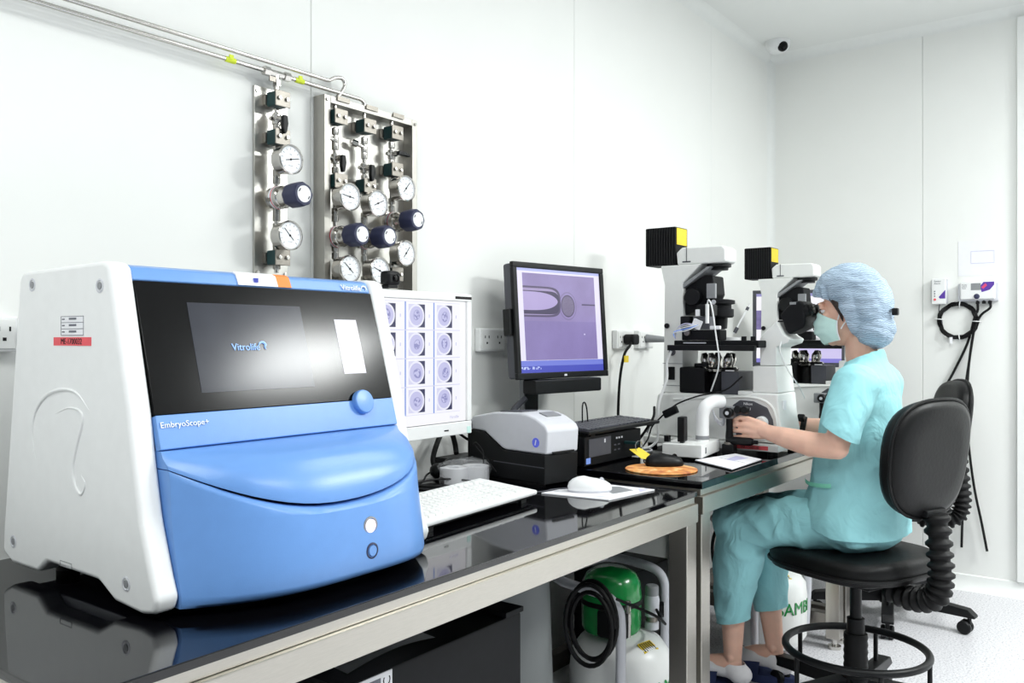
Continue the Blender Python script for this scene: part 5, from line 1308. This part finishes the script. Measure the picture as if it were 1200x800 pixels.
# eyes, brows
for s in (-1, 1):
    e = obj('eye', MB().sph(hp(s * .031, .0750, .003), .0100, None, 18), 'paper', t)
    obj('iris', MB().lathe([(.0058, 0), (.004, .0006), (0, .0008)], hp(s * .031, .0750, .003) + HR @ V((0, .0096, -.001)), HR @ V((0, 1, -.05)), 16), 'hair', e)
    obj('eyelash', MB().tube([hp(s * .031 + .0135 * math.cos(q), .0785 + .0125 * math.sin(q) * .9, .0085) for q in [PI * i / 10 for i in range(11)]], .0011, 6), 'hair', e)
    obj('eyebrow', MB().tube([hp(s * .013, .090, .0225), hp(s * .03, .089, .027), hp(s * .047, .078, .0235)], [.002, .003, .0012], 8), 'hair', t)

# hair under the cap
h = MB()
h.sph(hp(0, -.014, .040), (.074, .088, .080), HR, 24)
h.sph(hp(0, -.062, -.045), (.056, .042, .055), HR, 20)
h.sph(hp(0, -.080, -.035), (.045, .035, .048), HR, 20)
for s in (-1, 1):
    h.limb([hp(s * .062, .036, .040), hp(s * .070, .022, .01), hp(s * .069, .014, -.018), hp(s * .066, .012, -.042)], [.013, .0095, .006, .002], 12)
    h.limb([hp(s * .055, .046, .046), hp(s * .036, .070, .056), hp(0, .079, .060)], [.013, .011, .011], 12)
    h.limb([hp(s * .060, -.03, -.03), hp(s * .054, -.05, -.07), hp(s * .03, -.06, -.10)], [.012, .012, .006], 12)
remeshed('hair', h, 'hair', t, .0035, 3, disp=lambda c: .0015 * NZ.noise(V((c.x * 60, c.y * 60, c.z * 25))))

# bouffant cap
cp = MB()
cp.sph(hp(0, .0, .060), (.088, .104, .080), HR, 28)
cp.sph(hp(0, -.052, .005), (.088, .070, .108), HR, 28)
cp.sph(hp(0, -.058, -.070), (.080, .060, .062), HR, 24)
for s in (-1, 1): cp.sph(hp(s * .046, -.012, -.008), (.046, .042, .078), HR, 20)
HRi = HR.inverted()
def caplim(c):
    l = HRi @ (c - HC)
    K = [(-.3, -.03), (-.095, -.012), (-.02, .004), (.008, .020), (.030, .046), (.044, .075), (.056, .125), (.3, .13)]
    for (z0, y0), (z1, y1) in zip(K[:-1], K[1:]):
        if z0 <= l.z <= z1: return l.y > y0 + (y1 - y0) * (l.z - z0) / (z1 - z0)
    return False
def capdisp(c):
    l = HRi @ (c - HC)
    return .0045 * NZ.noise(V((c.x * 22, c.y * 22, c.z * 46))) + .0022 * NZ.noise(V((c.x * 60, c.y * 40, c.z * 120))) + (.004 * math.sin(l.y * 160 + l.x * 120) if .02 < l.z < .075 and l.y > .04 else 0)
remeshed('bouffant_cap', cp, 'cap', t, .0036, 3, caplim, .0008, capdisp, (), 8)
obj('hair_clip', MB().box(hp(-.02, -.128, -.028), (.02, .018, .022), .004), 'black', t)

# face mask
rows = []
for j in range(15):
    v = j / 14
    zc = .006 - .108 * v; yc = .098 + .022 * math.sin(PI * min(1, v * 1.25) * .8) - .018 * max(0, v - .7) / .3
    zs = -.034 - .060 * v
    row = []
    for i in range(25):
        u = -1 + i / 12; th = u * math.radians(84)
        w = abs(u) ** 1.6
        x = .0705 * math.sin(th) * (1 - .10 * v * (1 - w)); y = .016 + (yc - .016) * (math.cos(th) ** .85 if math.cos(th) > 0 else 0)
        z = zc * (1 - w) + zs * w
        y += .0022 * (1 - w) * (1 if j % 4 < 2 else -1) * (0 < j < 14)
        row.append(hp(x, y, z))
    rows.append(row)
g = MB().grid(rows); bmesh.ops.solidify(g.bm, geom=g.bm.faces[:], thickness=.0012)
mk = obj('face_mask', g, 'mask', t, ang=70)
for s in (-1, 1):
    obj('strap', MB().tube(smooth_pts([hp(s * .069, .026, -.032), hp(s * .073, .012, .0), hp(s * .078, -.006, .024)], 4), .0017, 6), 'paper', mk)
    obj('strap', MB().tube(smooth_pts([hp(s * .068, .020, -.060), hp(s * .075, .006, -.045), hp(s * .080, -.012, -.030)], 4), .0017, 6), 'paper', mk)
    obj('edge_binding', MB().tube([r[0 if s < 0 else -1] for r in rows], .0018, 6), 'paper', mk)

# scrub top
def fold(a, fx, fy, fz): return lambda c: a * NZ.noise(V((c.x * fx, c.y * fy, c.z * fz)))
f1 = fold(.008, 7, 9, 12); f2 = fold(.0045, 20, 24, 15)
def shirt_disp(c):
    lower = max(0.0, min(1.0, (.86 - c.z) / .25))
    ridge = 1 - abs(NZ.noise(V((c.x * 8 + 3, (c.y + c.z * .55) * 11, (c.z - c.y * .4) * 6)))) * 2
    return f1(c) * (.5 + .7 * lower) + f2(c) * .7 + .0085 * ridge * (.35 + .65 * lower) - .003
s_ = MB()
s_.loft([[(PX + rx * math.copysign(abs(math.cos(q)) ** .85, math.cos(q)), cy + ry * math.sin(q), z - dz * max(0, -math.sin(q))) for q in [2 * PI * i / 36 for i in range(36)]] for z, cy, rx, ry, dz in
         ((.535, .738, .196, .142, .0), (.57, .738, .193, .146, .0), (.61, .738, .186, .146, .0), (.66, .738, .170, .140, 0), (.74, .734, .152, .130, 0), (.82, .728, .148, .122, 0), (.90, .722, .152, .115, 0), (.97, .714, .162, .102, 0), (1.025, .706, .155, .086, 0), (1.06, .704, .118, .068, 0), (1.09, .706, .080, .056, 0), (1.13, .712, .060, .049, 0))])
hem = []
for s in (-1, 1):
    X = lambda x: x if s < 0 else 2.742 * 2 - x
    pts = [(X(2.607), .703, 1.015), (X(2.568), .710, .965), (X(2.538), .718, .920), (X(2.522), .726, .880), (X(2.514), .735, .835)]
    s_.tube(pts, [.070, .064, .060, .060, .061], 20)
    s_.sph(pts[0], (.066, .070, .066), None, 18)
def shirt_cut(c):
    x = c.x if c.x < PX else 2.742 * 2 - c.x
    if x < 2.580 and (c.y - .724) * .50 + (c.z - .886) * -.866 > 0 and c.z > .78: return True
    if c.z > 1.098 + (.708 - c.y) * .42: return True          # neckline
    if c.z < .566 + .035 * max(0, math.sin((c.y - .74) * 8)): return True
    return False
top = remeshed('scrub_top', s_, 'scrub', t, .0062, 5, shirt_cut, .0016, shirt_disp, [(V((0, .724, .886)), V((0, .50, -.866)), lambda c: abs(c.x - PX) > .158 and .8 < c.z < 1.0)], 4)
# trousers
p_ = MB()
p_.loft([[(PX + rx * math.cos(q), cy + ry * math.sin(q), z) for q in [2 * PI * i / 28 for i in range(28)]] for z, cy, rx, ry in ((.535, .722, .13, .09), (.55, .722, .175, .115), (.60, .715, .178, .115), (.66, .71, .165, .105), (.70, .71, .14, .09))])
for s, d in LEG.items():
    h, k, a = (V(d[q]) for q in ('hip', 'knee', 'ank'))
    p_.limb([h + V((0, .02, 0)), h.lerp(k, .35) + V((0, 0, -.002)), h.lerp(k, .7), k + V((0, -.008, -.004))], [.088, .086, .080, .075], 22)
    p_.sph(k + V((0, -.012, -.012)), (.074, .074, .066), None, 18)
    lo = k.lerp(a, 1.0)
    p_.tube([k + V((0, -.022, .0)), k.lerp(a, .12) + V((0, -.026, 0)), k.lerp(a, .30) + V((0, -.018, 0)), k.lerp(a, .52) + V((0, -.004, 0)), k.lerp(a, .74) + V((0, .0, 0)), k.lerp(a, .92)], [.070, .078, .073, .062, .052, .050], 22)
def trouser_disp(c):
    ridge = 1 - abs(NZ.noise(V((c.x * 9, (c.y - c.z * .7) * 11, (c.z + c.y * .5) * 8)))) * 2
    return f1(c) * .8 + f2(c) * .8 + .008 * ridge - .003
def trouser_cut(c):
    z0 = .238 if c.x < 2.75 else .232
    return c.z < z0 - (c.y - 1.09) * .25
remeshed('scrub_trousers', p_, 'scrub', t, .0062, 5, trouser_cut, .0016, trouser_disp, [(V((0, 1.09, .238)), V((0, .2425, .970)), lambda c: c.x < 2.75), (V((0, 1.09, .232)), V((0, .2425, .970)), lambda c: c.x >= 2.75)], 4)
# pocket trim on the near front of the top
pt = []
for i in range(17):
    q = math.radians(12 + 62 * i / 16)
    pt.append((PX - .160 * math.cos(q) ** .85, .734 + .139 * math.sin(q), .722 - .010 * math.sin(q * 2)))
dirs = []
g = MB()
rows = []
for dz in (-.006, .006):
    rows.append([V(p) + V((0, 0, dz)) + (V(p) - V((PX, .734, p[2]))).normalized() * .007 for p in pt])
g.grid(rows); bmesh.ops.solidify(g.bm, geom=g.bm.faces[:], thickness=.003)
obj('pocket_trim', g, 'gtrim', top)
# socks and slippers
for s, d in LEG.items():
    a, to, he = (V(d[q]) for q in ('ank', 'toe', 'heel'))
    k = MB()
    k.sph(he + V((0, .006, .0)), (.034, .040, .034), None, 18)
    k.sph(a + V((0, -.004, -.036)), (.035, .042, .040), None, 18)
    k.limb([a + V((0, .01, -.040)), a.lerp(to, .45) + V((0, 0, -.010)), a.lerp(to, .8), to], [.031, .0335, .030, .022], 16)
    k.sph(to + V((-s * .012, 0, 0)), (.039, .034, .021), None, 16)
    remeshed('sock', k, 'sock', t, .004, 4, lambda c, a=a: c.z > .097, .001, None, (), 6)
    dv = (to - he); dv.z = 0; L_ = dv.length; dv.normalize(); sd = V((dv.y, -dv.x, 0))
    def foot_loop(z, sc): 
        out = []
        for i in range(32):
            q = 2 * PI * i / 32
            w = .047 * (1 + .10 * math.sin(q)) * sc
            out.append(he + dv * (L_ * .5 + (L_ * .5 + .045) * sc * math.sin(q)) + sd * w * math.cos(q) + V((0, 0, z - he.z)))
        return out
    sl = obj('slipper', MB().loft([foot_loop(0.001, .95), foot_loop(.004, 1.0), foot_loop(.022, 1.0), foot_loop(.028, .96), foot_loop(.0285, .5)]), 'slip', t)
    g = MB(); rows = []
    for j in range(9):
        f = .42 + .62 * j / 8; row = []
        for i in range(13):
            q = PI * i / 12
            hgt = .060 * (1 - .55 * (j / 8) ** 2)
            row.append(he + dv * (L_ * f) + sd * .049 * math.cos(q) * (1 - .35 * (j / 8) ** 3) + V((0, 0, .020 + hgt * math.sin(q) - he.z)))
        rows.append(row)
    g.grid(rows); bmesh.ops.solidify(g.bm, geom=g.bm.faces[:], thickness=.004)
    obj('slipper_upper', g, 'slip', sl)
# wristwatch on the far arm
wc = V((2.742 * 2 - 2.584, .950, .8625)); ax = V((-.03, .10, .018)).normalized()
wt = obj('wristwatch', MB().lathe([(.0255, -.009), (.0275, -.008), (.0275, .008), (.0255, .009)], wc, ax, 28), 'rubber', t)
obj('watch_case', MB().box(wc + V((-.018, 0, .020)), (.02, .024, .030), .004, rotm('Y', -.75)), 'black', wt)
